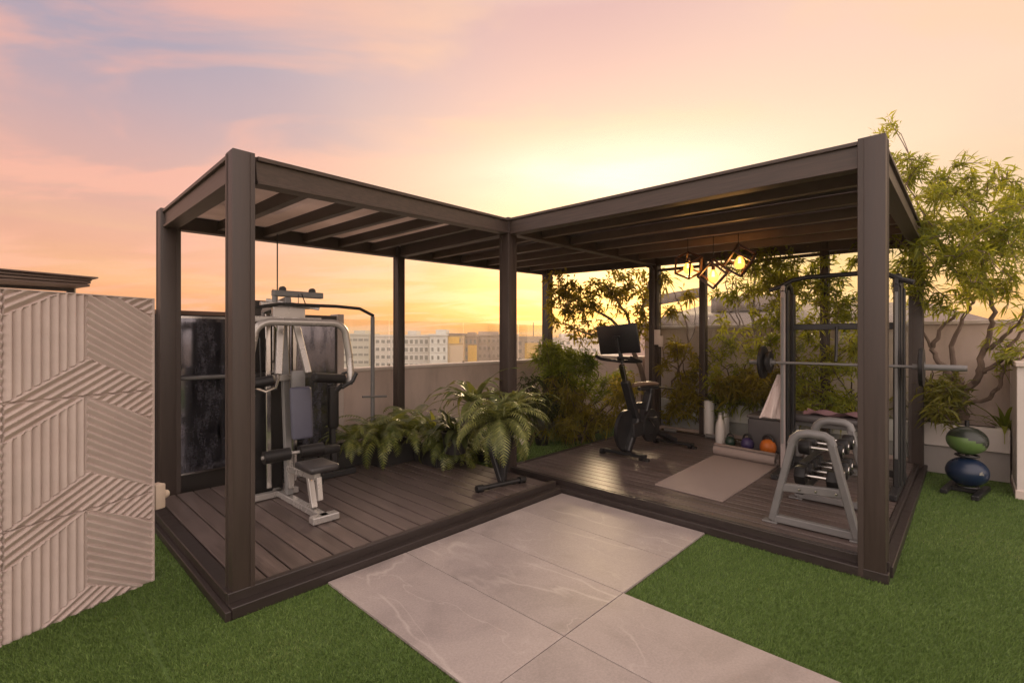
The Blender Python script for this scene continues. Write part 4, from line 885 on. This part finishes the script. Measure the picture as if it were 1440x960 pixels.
tree('slender_tree', 'slender multi stemmed tree seen through the wide glass screen', 'tree', b1,
     [([b1, q(1075, 520, 7.2), q(1062, 470, 7.2), q(1060, 410, 7.2), q(1068, 350, 7.2)], .028, .012), ([q(1075, 520, 7.2), q(1050, 480, 7.1), q(1038, 452, 7.1), q(1030, 400, 7.1)], .014, .008), ([b1, q(1090, 520, 7.1), q(1085, 470, 7.1), q(1110, 400, 7.0)], .02, .009), ([b1, q(1065, 550, 7.2), q(1035, 512, 7.2), q(1015, 520, 7.1)], .012, .006), ([q(1085, 480, 7.1), q(1125, 430, 7.0), q(1160, 380, 7.0)], .013, .007)]
     + [([q(1062 + k, 475, 7.25), q(1046 + k * 2.2, 440, 7.25), q(1042 + k * 2.4, 395, 7.25)], .009, .007) for k in (-9, -3, 4, 10)],
     [(C3(1075, 385, 6.2), (.55, .4, .32), 80), (C3(1130, 385, 5.9), (.5, .4, .36), 85), (C3(1170, 440, 5.7), (.36, .4, .46), 62), (C3(1100, 440, 6.0), (.42, .3, .40), 50), (C3(1080, 480, 6.1), (.50, .25, .28), 40), (C3(1050, 360, 6.4), (.40, .3, .18), 24), (C3(1030, 420, 6.4), (.28, .3, .16), 12), (C3(1015, 455, 6.5), (.15, .2, .2), 6), (C3(1215, 400, 5.5), (.25, .3, .6), 40)],
     None, M_leafr, 43, per=17, ll=.095, lw=.022, droop=.25, twig_r=.005, spread=.95, updir=.1)
b2 = UV(7.15, 3.05, .48)
tree('young_tree', 'young tree with sparse star shaped leaf clusters behind the narrow glass screen', 'tree', b2,
     [([b2, q(945, 545, 7.15), q(955, 520, 7.15), q(968, 480, 7.1), q(960, 440, 7.1), q(950, 415, 7.1)], .018, .007), ([q(955, 520, 7.15), q(935, 505, 7.1), q(930, 470, 7.1)], .010, .005), ([q(965, 490, 7.1), q(978, 460, 7.1), q(975, 420, 7.1)], .010, .005)],
     [(C3(948, 440, 7.2), (.22, .2, .14), 9), (C3(945, 483, 7.1), (.12, .15, .06), 4), (C3(972, 420, 7.1), (.12, .15, .12), 5), (C3(955, 560, 7.0), (.25, .2, .3), 26), (C3(935, 395, 7.3), (.2, .2, .2), 8)],
     None, M_leafb, 45, per=16, ll=.14, lw=.026, droop=.3, spread=1.0, updir=.0)
for k, (lab, px, py, n, ln, m_) in enumerate((('yellow green strap leaved plant in the planter left of the ball rack', 1325, 585, 22, .42, M_brom), ('green spiky plant at the right end of the white planter', 1413, 596, 18, .42, M_leafbam), ('strap plant under the slender tree behind the glass', 1060, 575, 22, .50, M_brom), ('low strap plant near the slim glass post', 1018, 580, 20, .48, M_leafdk), ('strap plant seen between the smith rack uprights', 1150, 580, 22, .52, M_brom), ('dark leafy plant just left of the big front post', 1182, 585, 20, .5, M_leafdk), ('broad leaved plant low behind the narrow glass screen', 955, 588, 18, .42, M_fern), ('strap leaved plant visible right of the big front post', 1232, 588, 20, .5, M_brom))):
    p = PU(px, py, 7.12); p.z = .485
    rosette('strap_plant', lab, 'plant', p, m_, n, ln, .045, lift=(R(35), R(88)), arch=(R(30), R(110)), seed=60 + k, group='strap plants in the white planter')
shrub('leafy_shrub', 'loose olive shrub on the wall between the corner post and the slim post', 'shrub', UV(7.2, 2.95, .48), loose(932, 985, 490, 590, 6.95, 14, .15, 7), M_leafb, 9, 73, per=16, ll=.12, lw=.02, updir=.3)
shrub('leafy_shrub', 'loose light green shrub on the wall just right of the slim glass post', 'shrub', UV(7.2, 2.3, .48), loose(1000, 1065, 480, 585, 6.5, 18, .16, 7), M_leafr, 10, 74, per=17, ll=.11, lw=.018, updir=.3)
shrub('leafy_shrub', 'yellow green shrub seen between the uprights of the smith rack', 'shrub', UV(7.2, 1.1, .48), loose(1110, 1205, 475, 585, 5.6, 22, .16, 7), M_leafr, 12, 75, per=17, ll=.11, lw=.018, updir=.3)
shrub('leafy_shrub', 'yellowish shrub low on the wall left of the ball rack', 'shrub', UV(7.2, .25, .48), loose(1300, 1345, 520, 592, 5.15, 11, .12, 7), M_brom, 8, 76, per=15, ll=.14, lw=.02, updir=.5)
shrub('leafy_shrub', 'olive shrub filling the planter behind the towel and weights', 'shrub', UV(7.2, 1.75, .48), [(C3(1040, 545, 6.1), (.40, .15, .22), 40), (C3(1100, 540, 5.8), (.45, .15, .28), 50)], M_leafb, 8, 72, per=22, ll=.12, lw=.022)
for k, (lab, px, u_, n, ln, m_) in enumerate((('arching plant spilling over the planter just right of the slim glass post', 1010, 6.97, 24, .5, M_leafdk), ('yellowish arching plant over the planter rim behind the white bottles', 1038, 6.98, 26, .55, M_brom), ('tall green strap plant behind the kettlebells and the step box', 1072, 6.98, 26, .6, M_fern), ('strap plant spilling over the planter between bike saddle and slim post', 965, 6.98, 24, .48, M_brom), ('pale strap plant behind the flat bench', 1168, 6.98, 26, .55, M_brom), ('strap plant partly hidden by the left uprights of the smith rack', 1120, 6.98, 26, .55, M_fern))):
    p = PU(px, 590, u_); p.z = .49
    rosette('strap_plant', lab, 'plant', p, m_, n, ln, .04, lift=(R(15), R(85)), arch=(R(50), R(130)), seed=90 + k, group='strap plants in the white planter')
# neighbour's hipped roof beyond the wall
nb = thing('neighbour_house', 'dark pitched roof of a neighbouring house beyond the tall wall', 'house', PD(990, 470, 16))
M_tileroof = mat('grey_brown_roof_tile', (.20, .155, .13), .8, var=.2, scale=3)
def slab(b, pts, th):
    pts = [Vector(p) for p in pts]; n = len(pts)
    b.add(pts + [p - ZD * th for p in pts], [tuple(range(n)), tuple(range(2 * n - 1, n - 1, -1))] + [(i, (i + 1) % n, n + (i + 1) % n, n + i)[::-1] for i in range(n)])
b = MB(); slab(b, [PD(895, 456, 14), PD(1420, 456, 14), PD(1300, 424, 19), PD(985, 430, 19)], .15); slab(b, [PD(905, 418, 13), PD(985, 404, 13), PD(990, 404, 14.2), PD(905, 418, 14.2)], .28); slab(b, [PD(1000, 421, 16.5), PD(1110, 414, 16.5), PD(1110, 411, 18), PD(1000, 418, 18)], .45); b.build('roof', M_tileroof, nb, None)
b = MB(); b.obox(Vector((PD(1120, 470, 16.5).x, 16.8, -.2)), Vector((5.4, 0, 0)), Vector((0, 2.0, 0)), ZD * 1.95); b.build('wall', M_wall, nb)

# ================================================================== exercise bike
def bike():
    U0, V0 = 4.86, 2.86
    P = lambda a, s, h: UV(U0 + a, V0 - .17 * a + s, DZ + h)
    t = thing('exercise_bike', 'black indoor cycling bike with a large screen turned away from us', 'exercise bike', P(.4, 0, 0))
    b = MB(); b.beam(P(0, -.27, .045), P(0, .27, .045), .07, .035, .006); b.beam(P(.95, -.24, .045), P(.95, .24, .045), .07, .035, .006); b.build('base_bar', M_blackmetal, t)
    for a, s in ((0, -.28), (0, .28), (.95, -.25), (.95, .25)):
        b = MB(); b.lathe([(0, 0), (.035, 0), (.035, .02), (.02, .03), (0, .03)], P(a, s, 0), ZD, 14); b.lathe([(0, -.02), (.03, -.02), (.03, .02), (0, .02)], P(a - .045, s * .9, .035), VD, 14); b.build('foot', M_black, t)
    b = MB(); b.beam(P(.02, 0, .06), P(.20, 0, .42), .08, .13, .014, up=VD); b.beam(P(.18, 0, .38), P(.95, 0, .07), .06, .09, .012, up=VD); b.beam(P(.22, 0, .36), P(.02, 0, .86), .065, .11, .014, up=VD); b.beam(P(.30, 0, .33), P(.44, 0, .70), .06, .10, .012, up=VD); b.beam(P(.12, 0, .56), P(.40, 0, .56), .05, .07, .01)
    b.build('frame', M_blackmetal, t)
    b = MB(); b.lathe([(0, -.012), (.20, -.012), (.225, -.02), (.23, -.02), (.23, .02), (.225, .02), (.20, .012), (0, .012)], P(.04, 0, .30), VD, 36); b.build('flywheel', M_blackmetal, t)
    b = MB(); b.lathe([(0, -.03), (.17, -.03), (.19, -.02), (.19, .02), (.17, .03), (0, .03)], P(.40, -.05, .32), VD, 28); b.beam(P(.40, -.085, .32), P(.05, -.075, .30), .03, .16, .012); b.build('belt_guard', M_black, t)
    b = MB(); b.beam(P(.03, 0, .82), P(-.04, 0, 1.05), .04, .06, .006, up=VD); b.build('handlebar_post', M_chrome, t)
    b = MB(); hb = 1.09
    b.tube([P(-.18, -.22, hb + .05), P(-.10, -.23, hb + .02), P(.02, -.20, hb), P(.06, -.1, hb - .01), P(.06, .1, hb - .01), P(.02, .20, hb), P(-.10, .23, hb + .02), P(-.18, .22, hb + .05)], .018, 10)
    b.tube([P(.06, -.08, hb), P(-.02, -.06, hb + .03), P(-.1, 0, hb + .04), P(-.02, .06, hb + .03), P(.06, .08, hb)], .016, 8); b.build('handlebar', M_black, t)
    b = MB(); nd = (UD * -.97 - ZD * .12 + VD * .12).normalized(); xd = VD.cross(ZD).cross(ZD)
    cc = P(-.06, .03, 1.335); tx = (VD + UD * .10 - ZD * .06).normalized(); tz = (ZD - UD * .16).normalized(); nn = tx.cross(tz).normalized(); tz = nn.cross(tx)
    b.obox(cc, tx * .275, tz * .165, nn * .014, .01, 2); b.build('screen', mat('black_screen_shell', (.010, .010, .011), .35), t)
    sg = -1 if nn.dot(Vector((0, -1, 0))) < 0 else 1
    b = MB(); b.obox(cc + nn * sg * .022 - tz * .05, tx * .018, tz * .075, nn * .012, .003); b.obox(cc + nn * sg * .022 + tz * .03, tx * .05, tz * .010, nn * .009, .003); b.beam(cc - tz * .13, P(-.02, 0, 1.06), .05, .03, .006, up=VD); b.build('screen_mount', M_blackmetal, t)
    b = MB(); b.beam(P(.40, 0, .45), P(.46, 0, .755), .05, .075, .008, up=VD); b.beam(P(.26, 0, .755), P(.62, 0, .755), .05, .045, .008); b.build('seat_post', M_blackmetal, t)
    b = MB()
    prof = [(.16, .018, .0), (.24, .030, .008), (.34, .045, .008), (.42, .085, .004), (.48, .10, .006), (.52, .08, .004)]
    vs, fs = [], []
    for a, w, h in prof:
        for k in range(12):
            an = 2 * math.pi * k / 12; vs.append(P(a, w * math.cos(an), .80 + h + .026 * math.sin(an)))
    for i in range(len(prof) - 1):
        for k in range(12): fs.append((i * 12 + k, i * 12 + (k + 1) % 12, (i + 1) * 12 + (k + 1) % 12, (i + 1) * 12 + k))
    fs += [tuple(range(12)), tuple(60 + k for k in range(11, -1, -1))]; b.add(vs, fs); b.build('saddle', mat('brown_saddle', (.13, .088, .062), .35), t)
    for sg in (-1, 1):
        b = MB(); e = P(.40 + sg * .12, sg * .11, .32 - sg * .11); b.beam(P(.40, sg * .09, .32), e, .02, .03, .004, up=VD); b.build('crank', M_chrome, t)
        b = MB(); b.obox(e + VD * sg * .05, UD * .05, VD * .045, ZD * .012, .005); b.build('pedal', M_black, t)
    b = MB(); b.tube([P(.60, -.02, .755), P(.72, -.05, .74), P(.80, -.06, .73)], .012, 8); b.build('weight_holder', M_chrome, t)
bike()

# ================================================================== mat, weights, bench
m0, m1, m2, m3 = PZ(921, 682, DZ), PZ(1016, 706, DZ), PZ(1092, 657, DZ), PZ(1006, 640, DZ)
t = thing('exercise_mat', 'taupe foam mat unrolled on the right deck with its far end still rolled', 'mat', (m0 + m1 + m2 + m3) / 4)
b = MB(); pts = [m0, m1, m2, m3]; b.add([p + ZD * .002 for p in pts] + [p + ZD * .014 for p in pts], [(3, 2, 1, 0), (4, 5, 6, 7), (0, 1, 5, 4), (1, 2, 6, 5), (2, 3, 7, 6), (3, 0, 4, 7)]); b.build('sheet', M_mat, t)
b = MB(); ra = m3 + ZD * .075; rb = m2 + ZD * .075; ax = (rb - ra).normalized(); x = ZD; y = ax.cross(x); vs = []; n = 60
for e in (ra, rb):
    for k in range(n + 1):
        an = k / n * 2 * math.pi * 2.6 + math.pi; r = .073 - .050 * (1 - k / n) * .9
        for th in (0, -.011): vs.append(e + (x * math.cos(an) + y * math.sin(an)) * (r + th))
fs = []; q0 = 2 * (n + 1)
for k in range(n):
    a_ = 2 * k; fs += [(a_, a_ + 2, q0 + a_ + 2, q0 + a_), (a_ + 1, q0 + a_ + 1, q0 + a_ + 3, a_ + 3), (a_, a_ + 1, a_ + 3, a_ + 2), (q0 + a_, q0 + a_ + 2, q0 + a_ + 3, q0 + a_ + 1)]
b.add(vs, fs); b.build('rolled_end', M_mat, t)

def kettlebell(label, px, py, r, col):
    p = PZ(px, py, DZ + .003); t = thing('kettlebell', label, 'kettlebell', p, 'kettlebells behind the mat')
    b = MB(); b.lathe([(0, 0), (r * .6, 0), (r * .82, r * .18), (r, r * .75), (r * .97, r * 1.15), (r * .75, r * 1.65), (r * .45, r * 1.88), (0, r * 1.95)], p, ZD, 24); b.build('body', mat('kettlebell_vinyl', col, .4, var=.1, scale=20), t)
    b = MB(); pts = [p + UV(0, math.cos(a) * r * .62, r * 1.75 + math.sin(a) * r * .72) for a in [R(x) for x in (-25, 0, 35, 65, 90, 115, 145, 180, 205)]]; b.tube(pts, r * .17, 10); b.build('handle', M_blackmetal, t)
kettlebell('orange kettlebell at the end of the rolled mat', 1080, 638, .088, (.62, .16, .02))
kettlebell('dark blue kettlebell left of the orange one', 1051, 632, .075, (.05, .035, .12))
kettlebell('dark green kettlebell beside the white bottles', 1027, 627, .062, (.02, .045, .032))
# white jug, hoop and tubes against the glass
def bottle(label, px, py, prof, m, capm=None):
    p = PZ(px, py, DZ); t = thing('bottle', label, 'bottle', p, 'white bottles by the glass'); b = MB(); b.lathe(prof, p, ZD, 20); b.build('body', m, t)
    h = prof[-1][1]; r = prof[-2][0]; b = MB(); b.lathe([(0, h + .03), (r * 1.1, h + .03), (r * 1.1, h), (0, h)], p, ZD, 16); b.build('cap', capm or M_white, t)
M_wp = mat('white_plastic', (.66, .62, .58), .4, var=.05)
b = MB(); t = thing('foam_roller', 'fat white foam roller standing upright by the slim post', 'foam roller', PZ(997, 614, DZ)); p = PZ(997, 612, DZ); b.lathe([(.03, 0), (.065, 0), (.068, .01), (.068, .47), (.06, .485), (.03, .485)], p, ZD, 22); b.build('tube', M_wp, t)
b = MB(); b.lathe([(.0, .485), (.03, .484), (.029, .47), (.0, .47)], p, ZD, 16); b.build('end_plug', M_black, t)
bottle('tall white bottle in front of the foam roller with a narrow neck', 1013, 622, [(0, 0), (.055, 0), (.06, .02), (.06, .20), (.045, .27), (.024, .31), (.024, .36)], M_wp)
bottle('white shaker bottle with a round head right of the foam roller', 1020, 615, [(0, 0), (.05, 0), (.05, .28), (.038, .34), (.042, .42), (.034, .46), (.02, .47)], M_wp)
hp = PZ(1030, 618, DZ); b = MB(); b.tube([hp + UV(.25, .30 * math.cos(a), .31 + .30 * math.sin(a)) for a in [2 * math.pi * k / 40 for k in range(40)]], .012, 8, closed=True)
tag(b.build('exercise_hoop', mat('cream_hoop', (.55, .47, .38), .4)), 'cream hoop leaning among the plants and bottles by the glass', 'hoop')
t = thing('floor_bar', 'long pale bar lying on the deck along the foot of the glass', 'barbell', UV(6.55, 2.9, DZ))
b = MB(); b.cyl(UV(6.58, 3.25, DZ + .03), UV(6.52, 1.9, DZ + .03), .016, 10); b.build('shaft', M_chrome, t)
b = MB(); b.cyl(UV(6.575, 3.2, DZ + .03), UV(6.57, 3.02, DZ + .03), .03, 14); b.cyl(UV(6.55, 2.6, DZ + .03), UV(6.545, 2.45, DZ + .03), .028, 14); b.build('sleeve', M_greysteel, t)

# grey box and flat bench
M_gbox = mat('grey_vinyl_box', (.085, .080, .084), .5, var=.1, scale=15)
t = thing('plyo_box', 'grey padded step box behind the kettlebells', 'step box', UV(6.4, 1.74, DZ))
b = MB(); b.ubox(6.2, 6.6, 1.50, 1.96, DZ + .01, DZ + .385, .02, 3); b.build('box', M_gbox, t)
b = MB(); b.ubox(6.19, 6.61, 1.49, 1.97, DZ + .386, DZ + .43, .018, 3); b.build('lid', mat('grey_lid', (.13, .12, .118), .5), t)
BU = 5.86
t = thing('flat_bench', 'flat exercise bench with a dark pad behind the dumbbell rack', 'bench', UV(BU, 1.05, DZ))
b = MB(); b.obox(UV(BU, 1.05, .615), UD * .15, VD * .42, ZD * .04, .028, 3); b.build('pad', mat('grey_bench_vinyl', (.075, .066, .066), .42, var=.1), t)
b = MB(); b.beam(UV(BU, .68, .545), UV(BU, 1.42, .545), .06, .05, .006)
for v in (.74, 1.36): b.beam(UV(BU, v, .53), UV(BU, v, DZ + .03), .05, .05, .005, up=UD); b.beam(UV(BU - .13, v, DZ + .085), UV(BU + .2, v, DZ + .085), .05, .05, .006)
b.build('frame', M_greysteel, t)
# mauve cloth on the bench
def cloth(name, label, cat, nx, ny, fn, m):
    vs = [fn(i / nx, j / ny) for j in range(ny + 1) for i in range(nx + 1)]; fs = [(j * (nx + 1) + i, j * (nx + 1) + i + 1, (j + 1) * (nx + 1) + i + 1, (j + 1) * (nx + 1) + i) for j in range(ny) for i in range(nx)]
    V = [Vector(v) for v in vs]; b = MB(); b.add(V, fs); o = len(V)
    b.add([v + Vector((.002, .004, -.003)) for v in V], [f[::-1] for f in fs]); return tag(b.build(name, m, None, None), label, cat)
M_mauve = mat('mauve_cloth', (.22, .12, .13), .9, var=.2, scale=20)
M_towel = mat('pale_pink_towel', (.60, .50, .46), .95, var=.06, scale=30, bump=.3, bscale=300)
def f1(a, c): return UV(BU - .14 + .28 * a, .62 + .66 * c, .662 + .018 * math.sin(a * 9 + c * 4) + .014 * math.sin(c * 17 + a * 3) + .012)
cloth('crumpled_towel', 'crumpled mauve towel lying on the flat bench', 'towel', 22, 30, f1, M_mauve)
tcen = PD(1096, 530, 4.95)
def f2(a, c):
    w = .035 + .105 * c ** .9; an = (a - .5) * 2
    fold = .018 * math.sin(a * 17 + 2 * c) * (.3 + c) + .010 * math.sin(a * 29 + 2 - 3 * c)
    return Vector((tcen.x + an * w - .085 * c, tcen.y - .02 - fold - .05 * (1 - an * an), tcen.z + .03 - .46 * c + .02 * math.sin(a * 5 + 1) * c + .05 * a * c))
cloth('hanging_towel', 'pale pink towel hanging in folds from the left upright of the smith rack', 'towel', 48, 20, f2, M_towel)

# dumbbell rack
M_rack = M_greysteel
rk = thing('dumbbell_rack', 'grey steel A frame dumbbell rack beside the big front post', 'rack', UV(4.2, .82, DZ))
def aframe(u):
    b = MB(); P = lambda v, h: UV(u, v, DZ + h)
    b.beam(P(1.06, .02), P(.93, .60), .045, .06, .006, up=UD); b.beam(P(.545, .02), P(.69, .62), .045, .06, .006, up=UD)
    b.tube([P(.935, .585), P(.918, .635), P(.885, .665), P(.83, .678), P(.73, .672), P(.70, .655), P(.685, .61)], .031, 12)
    b.beam(P(1.0, .27), P(.62, .30), .045, .055, .005); b.beam(P(1.06, .035), P(.52, .035), .05, .05, .005)
    b.obox(P(1.07, .006), UD * .04, VD * .05, ZD * .006, .003); b.obox(P(.535, .006), UD * .04, VD * .05, ZD * .006, .003); b.build('side_frame', M_rack, rk)
    b = MB()
    for v, h in ((.78, .287), (.88, .278), (.66, .295)): b.lathe([(0, .008), (.008, .007), (.010, 0), (0, 0)], UV(u - .024, v, DZ + h), -UD, 10)
    b.build('bolt', M_chrome, rk)
aframe(3.90); aframe(4.62)
for h0, vc in ((.24, .80), (.46, .78)):
    b = MB(); b.beam(UV(3.92, vc - .09, DZ + h0 + .04), UV(4.60, vc - .09, DZ + h0 + .04), .05, .012, .003); b.beam(UV(3.92, vc + .09, DZ + h0), UV(4.60, vc + .09, DZ + h0), .05, .012, .003); b.build('shelf_rail', M_blackmetal, rk)
def dumbbell(label, u, v, h, r, first=[None]):
    p = UV(u, v, DZ + h); t = thing('dumbbell', label, 'dumbbell', p, 'black dumbbells on the grey rack')
    for s in (-1, 1):
        b = MB(); b.lathe([(0, -.035), (r * .9, -.035), (r, -.025), (r, .025), (r * .9, .035), (0, .035)], p + VD * s * .10 + ZD * r, VD, 6 if r > .06 else 18); b.build('head', M_black, t)
        b = MB(); b.lathe([(0, 0), (r * .45, 0), (r * .40, .004), (0, .005)], p + VD * s * .135 + ZD * r, VD * s, 16); b.build('end_plate', M_chrome, t)
    b = MB(); b.cyl(p - VD * .066 + ZD * r, p + VD * .066 + ZD * r, .015, 14); b.build('grip', M_chrome, t)
for k, (u, lab) in enumerate(((4.02, 'nearest to us'), (4.20, 'second from the front'), (4.38, 'third from the front'), (4.53, 'farthest back'))):
    dumbbell(f'black dumbbell on the lower shelf of the grey rack, {lab}', u, .80, .28, .072)
for k, (u, lab) in enumerate(((4.04, 'nearest to us'), (4.24, 'in the middle'), (4.45, 'farthest back'))):
    dumbbell(f'black dumbbell on the upper shelf of the grey rack, {lab}', u, .78, .50, .055)

# smith rack with barbell
sm = thing('smith_rack', 'tall black and silver smith rack with curved top bar at the back right', 'power rack', UV(5.5, .9, DZ))
VA, VB = 1.36, .47
M_rosy = mat('rosy_grey_steel', (.30, .25, .235), .4, var=.1)
def col(u, v, w, d_, z0, z1, m, name):
    b = MB(); b.ubox(u - w / 2, u + w / 2, v - d_ / 2, v + d_ / 2, z0, z1, .005); return b.build(name, m, sm)
for v in (VA, VB):
    col(5.36, v, .04, .04, DZ + .02, 1.97, M_rosy if v == VA else M_blackmetal, 'guide_column'); col(5.337, v, .006, .022, DZ + .3, 1.85, M_greysteel, 'guide_strip')
    col(5.46, v - .0, .07, .06, DZ + .02, 1.93, M_blackmetal, 'upright'); col(5.64, v, .08, .08, DZ + .02, 1.90, M_blackmetal, 'rear_upright')
    col(5.55, v + .0, .03, .03, DZ + .1, 1.80, M_chrome, 'guide_rod')
    b = MB()
    for k in range(18): b.lathe([(0, 0), (.010, 0), (.010, .003), (0, .003)], UV(5.429, v, .35 + k * .085), -UD, 8)
    b.build('peg_hole', M_chrome, sm)
    b = MB(); b.beam(UV(5.05, v, DZ + .03), UV(5.95, v, DZ + .03), .06, .05, .006); b.build('base_foot', M_blackmetal, sm)
    b = MB(); b.tube([UV(5.36, v, 1.90), UV(5.40, v, 1.97), UV(5.5, v, 2.0), UV(5.6, v, 1.97), UV(5.64, v, 1.90)], .03, 10); b.build('top_bracket', M_blackmetal, sm)
b = MB(); b.tube([UV(5.34, VA + .12, 1.93), UV(5.36, VA + .02, 1.96), UV(5.38, VA - .08, 2.02), UV(5.40, VA - .2, 2.04), UV(5.40, VB + .2, 2.04), UV(5.38, VB + .08, 2.02), UV(5.36, VB - .02, 1.96), UV(5.34, VB - .12, 1.92)], .022, 12); b.build('pull_up_bar', M_blackmetal, sm)
b = MB(); b.beam(UV(5.64, VA, 1.56), UV(5.64, VB, 1.56), .05, .06, .005); b.beam(UV(5.64, VA, .2), UV(5.64, VB, .2), .05, .06, .005); b.build('cross_member', M_blackmetal, sm)
b = MB(); b.tube([UV(5.60, .95, 1.56), UV(5.58, .95, 1.30), UV(5.55, .95, 1.22)], .014, 8); b.build('hook', M_blackmetal, sm)
bb = thing('barbell', 'long silver barbell racked across the smith rack with a plate at each end', 'barbell', UV(5.3, .8, 1.2))
b = MB(); b.cyl(UV(5.32, 1.62, 1.205), UV(5.32, .06, 1.205), .013, 14); b.build('shaft', M_greysteel, bb)
b = MB(); b.cyl(UV(5.32, 1.66, 1.205), UV(5.32, 1.42, 1.205), .025, 14); b.cyl(UV(5.32, .36, 1.205), UV(5.32, .02, 1.205), .025, 14); b.build('sleeve', M_greysteel, bb)
for lab, v, r in (('large black weight plate on the left end of the barbell', 1.53, .165), ('smaller black weight plate inside the large one on the left of the barbell', 1.475, .11), ('black weight plate on the right end of the barbell', .30, .165)):
    c = UV(5.32, v, 1.205); t = thing('weight_plate', lab, 'weight plate', c - ZD * r, 'plates on the barbell')
    b = MB(); b.lathe([(.026, -.018), (r * .9, -.018), (r, -.012), (r, .012), (r * .9, .018), (r * .75, .010), (.07, .010), (.06, .02), (.026, .02)], c, VD, 32); b.build('disc', M_black, t)
    b = MB(); b.lathe([(.0255, -.021), (.045, -.021), (.045, .024), (.0255, .024)], c, VD, 20); b.build('hub', M_greysteel, t)

# medicine ball rack on the turf
rp = PZ(1364, 694, 0)
t = thing('ball_rack', 'low black floor stand carrying two stacked exercise balls by the planter', 'ball rack', rp)
b = MB(); b.beam(rp + UV(-.28, -.03, .03), rp + UV(.22, -.12, .03), .05, .04, .006); b.beam(rp + UV(-.20, .18, .03), rp + UV(.24, .12, .03), .05, .04, .006); b.beam(rp + UV(0, -.1, .03), rp + UV(.02, .16, .03), .05, .04, .006); b.build('base', M_blackmetal, t)
b = MB(); b.cyl(rp + UV(.17, .02, .03), rp + UV(.17, .02, .66), .018, 12); b.build('pole', M_blackmetal, t)
b = MB()
for zc_ in (.07, .355):
    b.tube([rp + UV(.0 + .08 * math.cos(a), .02 + .08 * math.sin(a), zc_) for a in [2 * math.pi * k / 24 for k in range(24)]], .010, 8, closed=True); b.cyl(rp + UV(.08, .02, zc_), rp + UV(.17, .02, zc_), .010, 8)
b.build('ring', M_blackmetal, t)
bc = rp + UV(0, .02, .205)
t = thing('exercise_ball', 'blue exercise ball with a white mark, lower of the two on the stand', 'ball', bc - ZD * .15, 'balls on the floor stand')
b = MB(); b.ball(bc, .155, (1, 1, .86), 36); b.build('ball', mat('dark_blue_rubber', (.008, .020, .050), .32, var=.1), t)
b = MB(); nrm = Vector((.02, -1, .25)).normalized(); sx = Vector((1, 0, 0)); sy = Vector((0, .2, .98))
for (x0, y0, w, h) in ((0, .0, .020, .006), (-.006, .010, .013, .006), (.004, .018, .008, .004), (.017, -.004, .004, .009)):
    b.obox(bc + Vector((x0 - .012, 0, y0 + .012)) + Vector((0, -1, 0)) * .1525, Vector((w, .0, 0)), Vector((0, .0025, .0)), Vector((0, 0, h)), .001)
b.build('printed_mark', M_white, t)
bc2 = rp + UV(0, .02, .495)
t = thing('exercise_ball', 'black exercise ball with a green lower band, upper of the two on the stand', 'ball', bc2 - ZD * .15, 'balls on the floor stand')
b = MB(); b.ball(bc2, .150, (1, 1, .86), 36)
top = MB(); low = MB()
tilt = Vector((.55, .15, 1)).normalized()
for f in b.f:
    c = sum((b.v[i] for i in f), Vector()) / len(f) - bc2
    (low if c.dot(tilt) < -.03 else top).f.append(f)
top.v = b.v; low.v = b.v
top.build('upper_shell', mat('black_rubber', (.016, .022, .016), .3), t); low.build('lower_band', mat('green_rubber', (.095, .165, .045), .4), t)

# ------------------------------------------------------------------ warm evening haze over the city
hz = bpy.data.meshes.new('haze'); bb_ = bmesh.new(); bmesh.ops.create_cube(bb_, size=1)
for v_ in bb_.verts: v_.co = Vector((v_.co.x * 640, v_.co.y * 640 + 0, v_.co.z * 37))
bb_.to_mesh(hz); bb_.free(); ho = bpy.data.objects.new('haze', hz); C.objects.link(ho); ho.location = (0, 0, -12.5); ho['kind'] = 'stuff'
hm = bpy.data.materials.new('evening_haze'); hm.use_nodes = True; ht = hm.node_tree; ht.nodes.clear()
pv = N(ht, 'ShaderNodeVolumePrincipled'); pv.inputs['Color'].default_value = (.95, .88, .80, 1); pv.inputs['Density'].default_value = .0014; pv.inputs['Anisotropy'].default_value = .3
L(ht, pv.outputs[0], N(ht, 'ShaderNodeOutputMaterial').inputs['Volume']); hz.materials.append(hm)
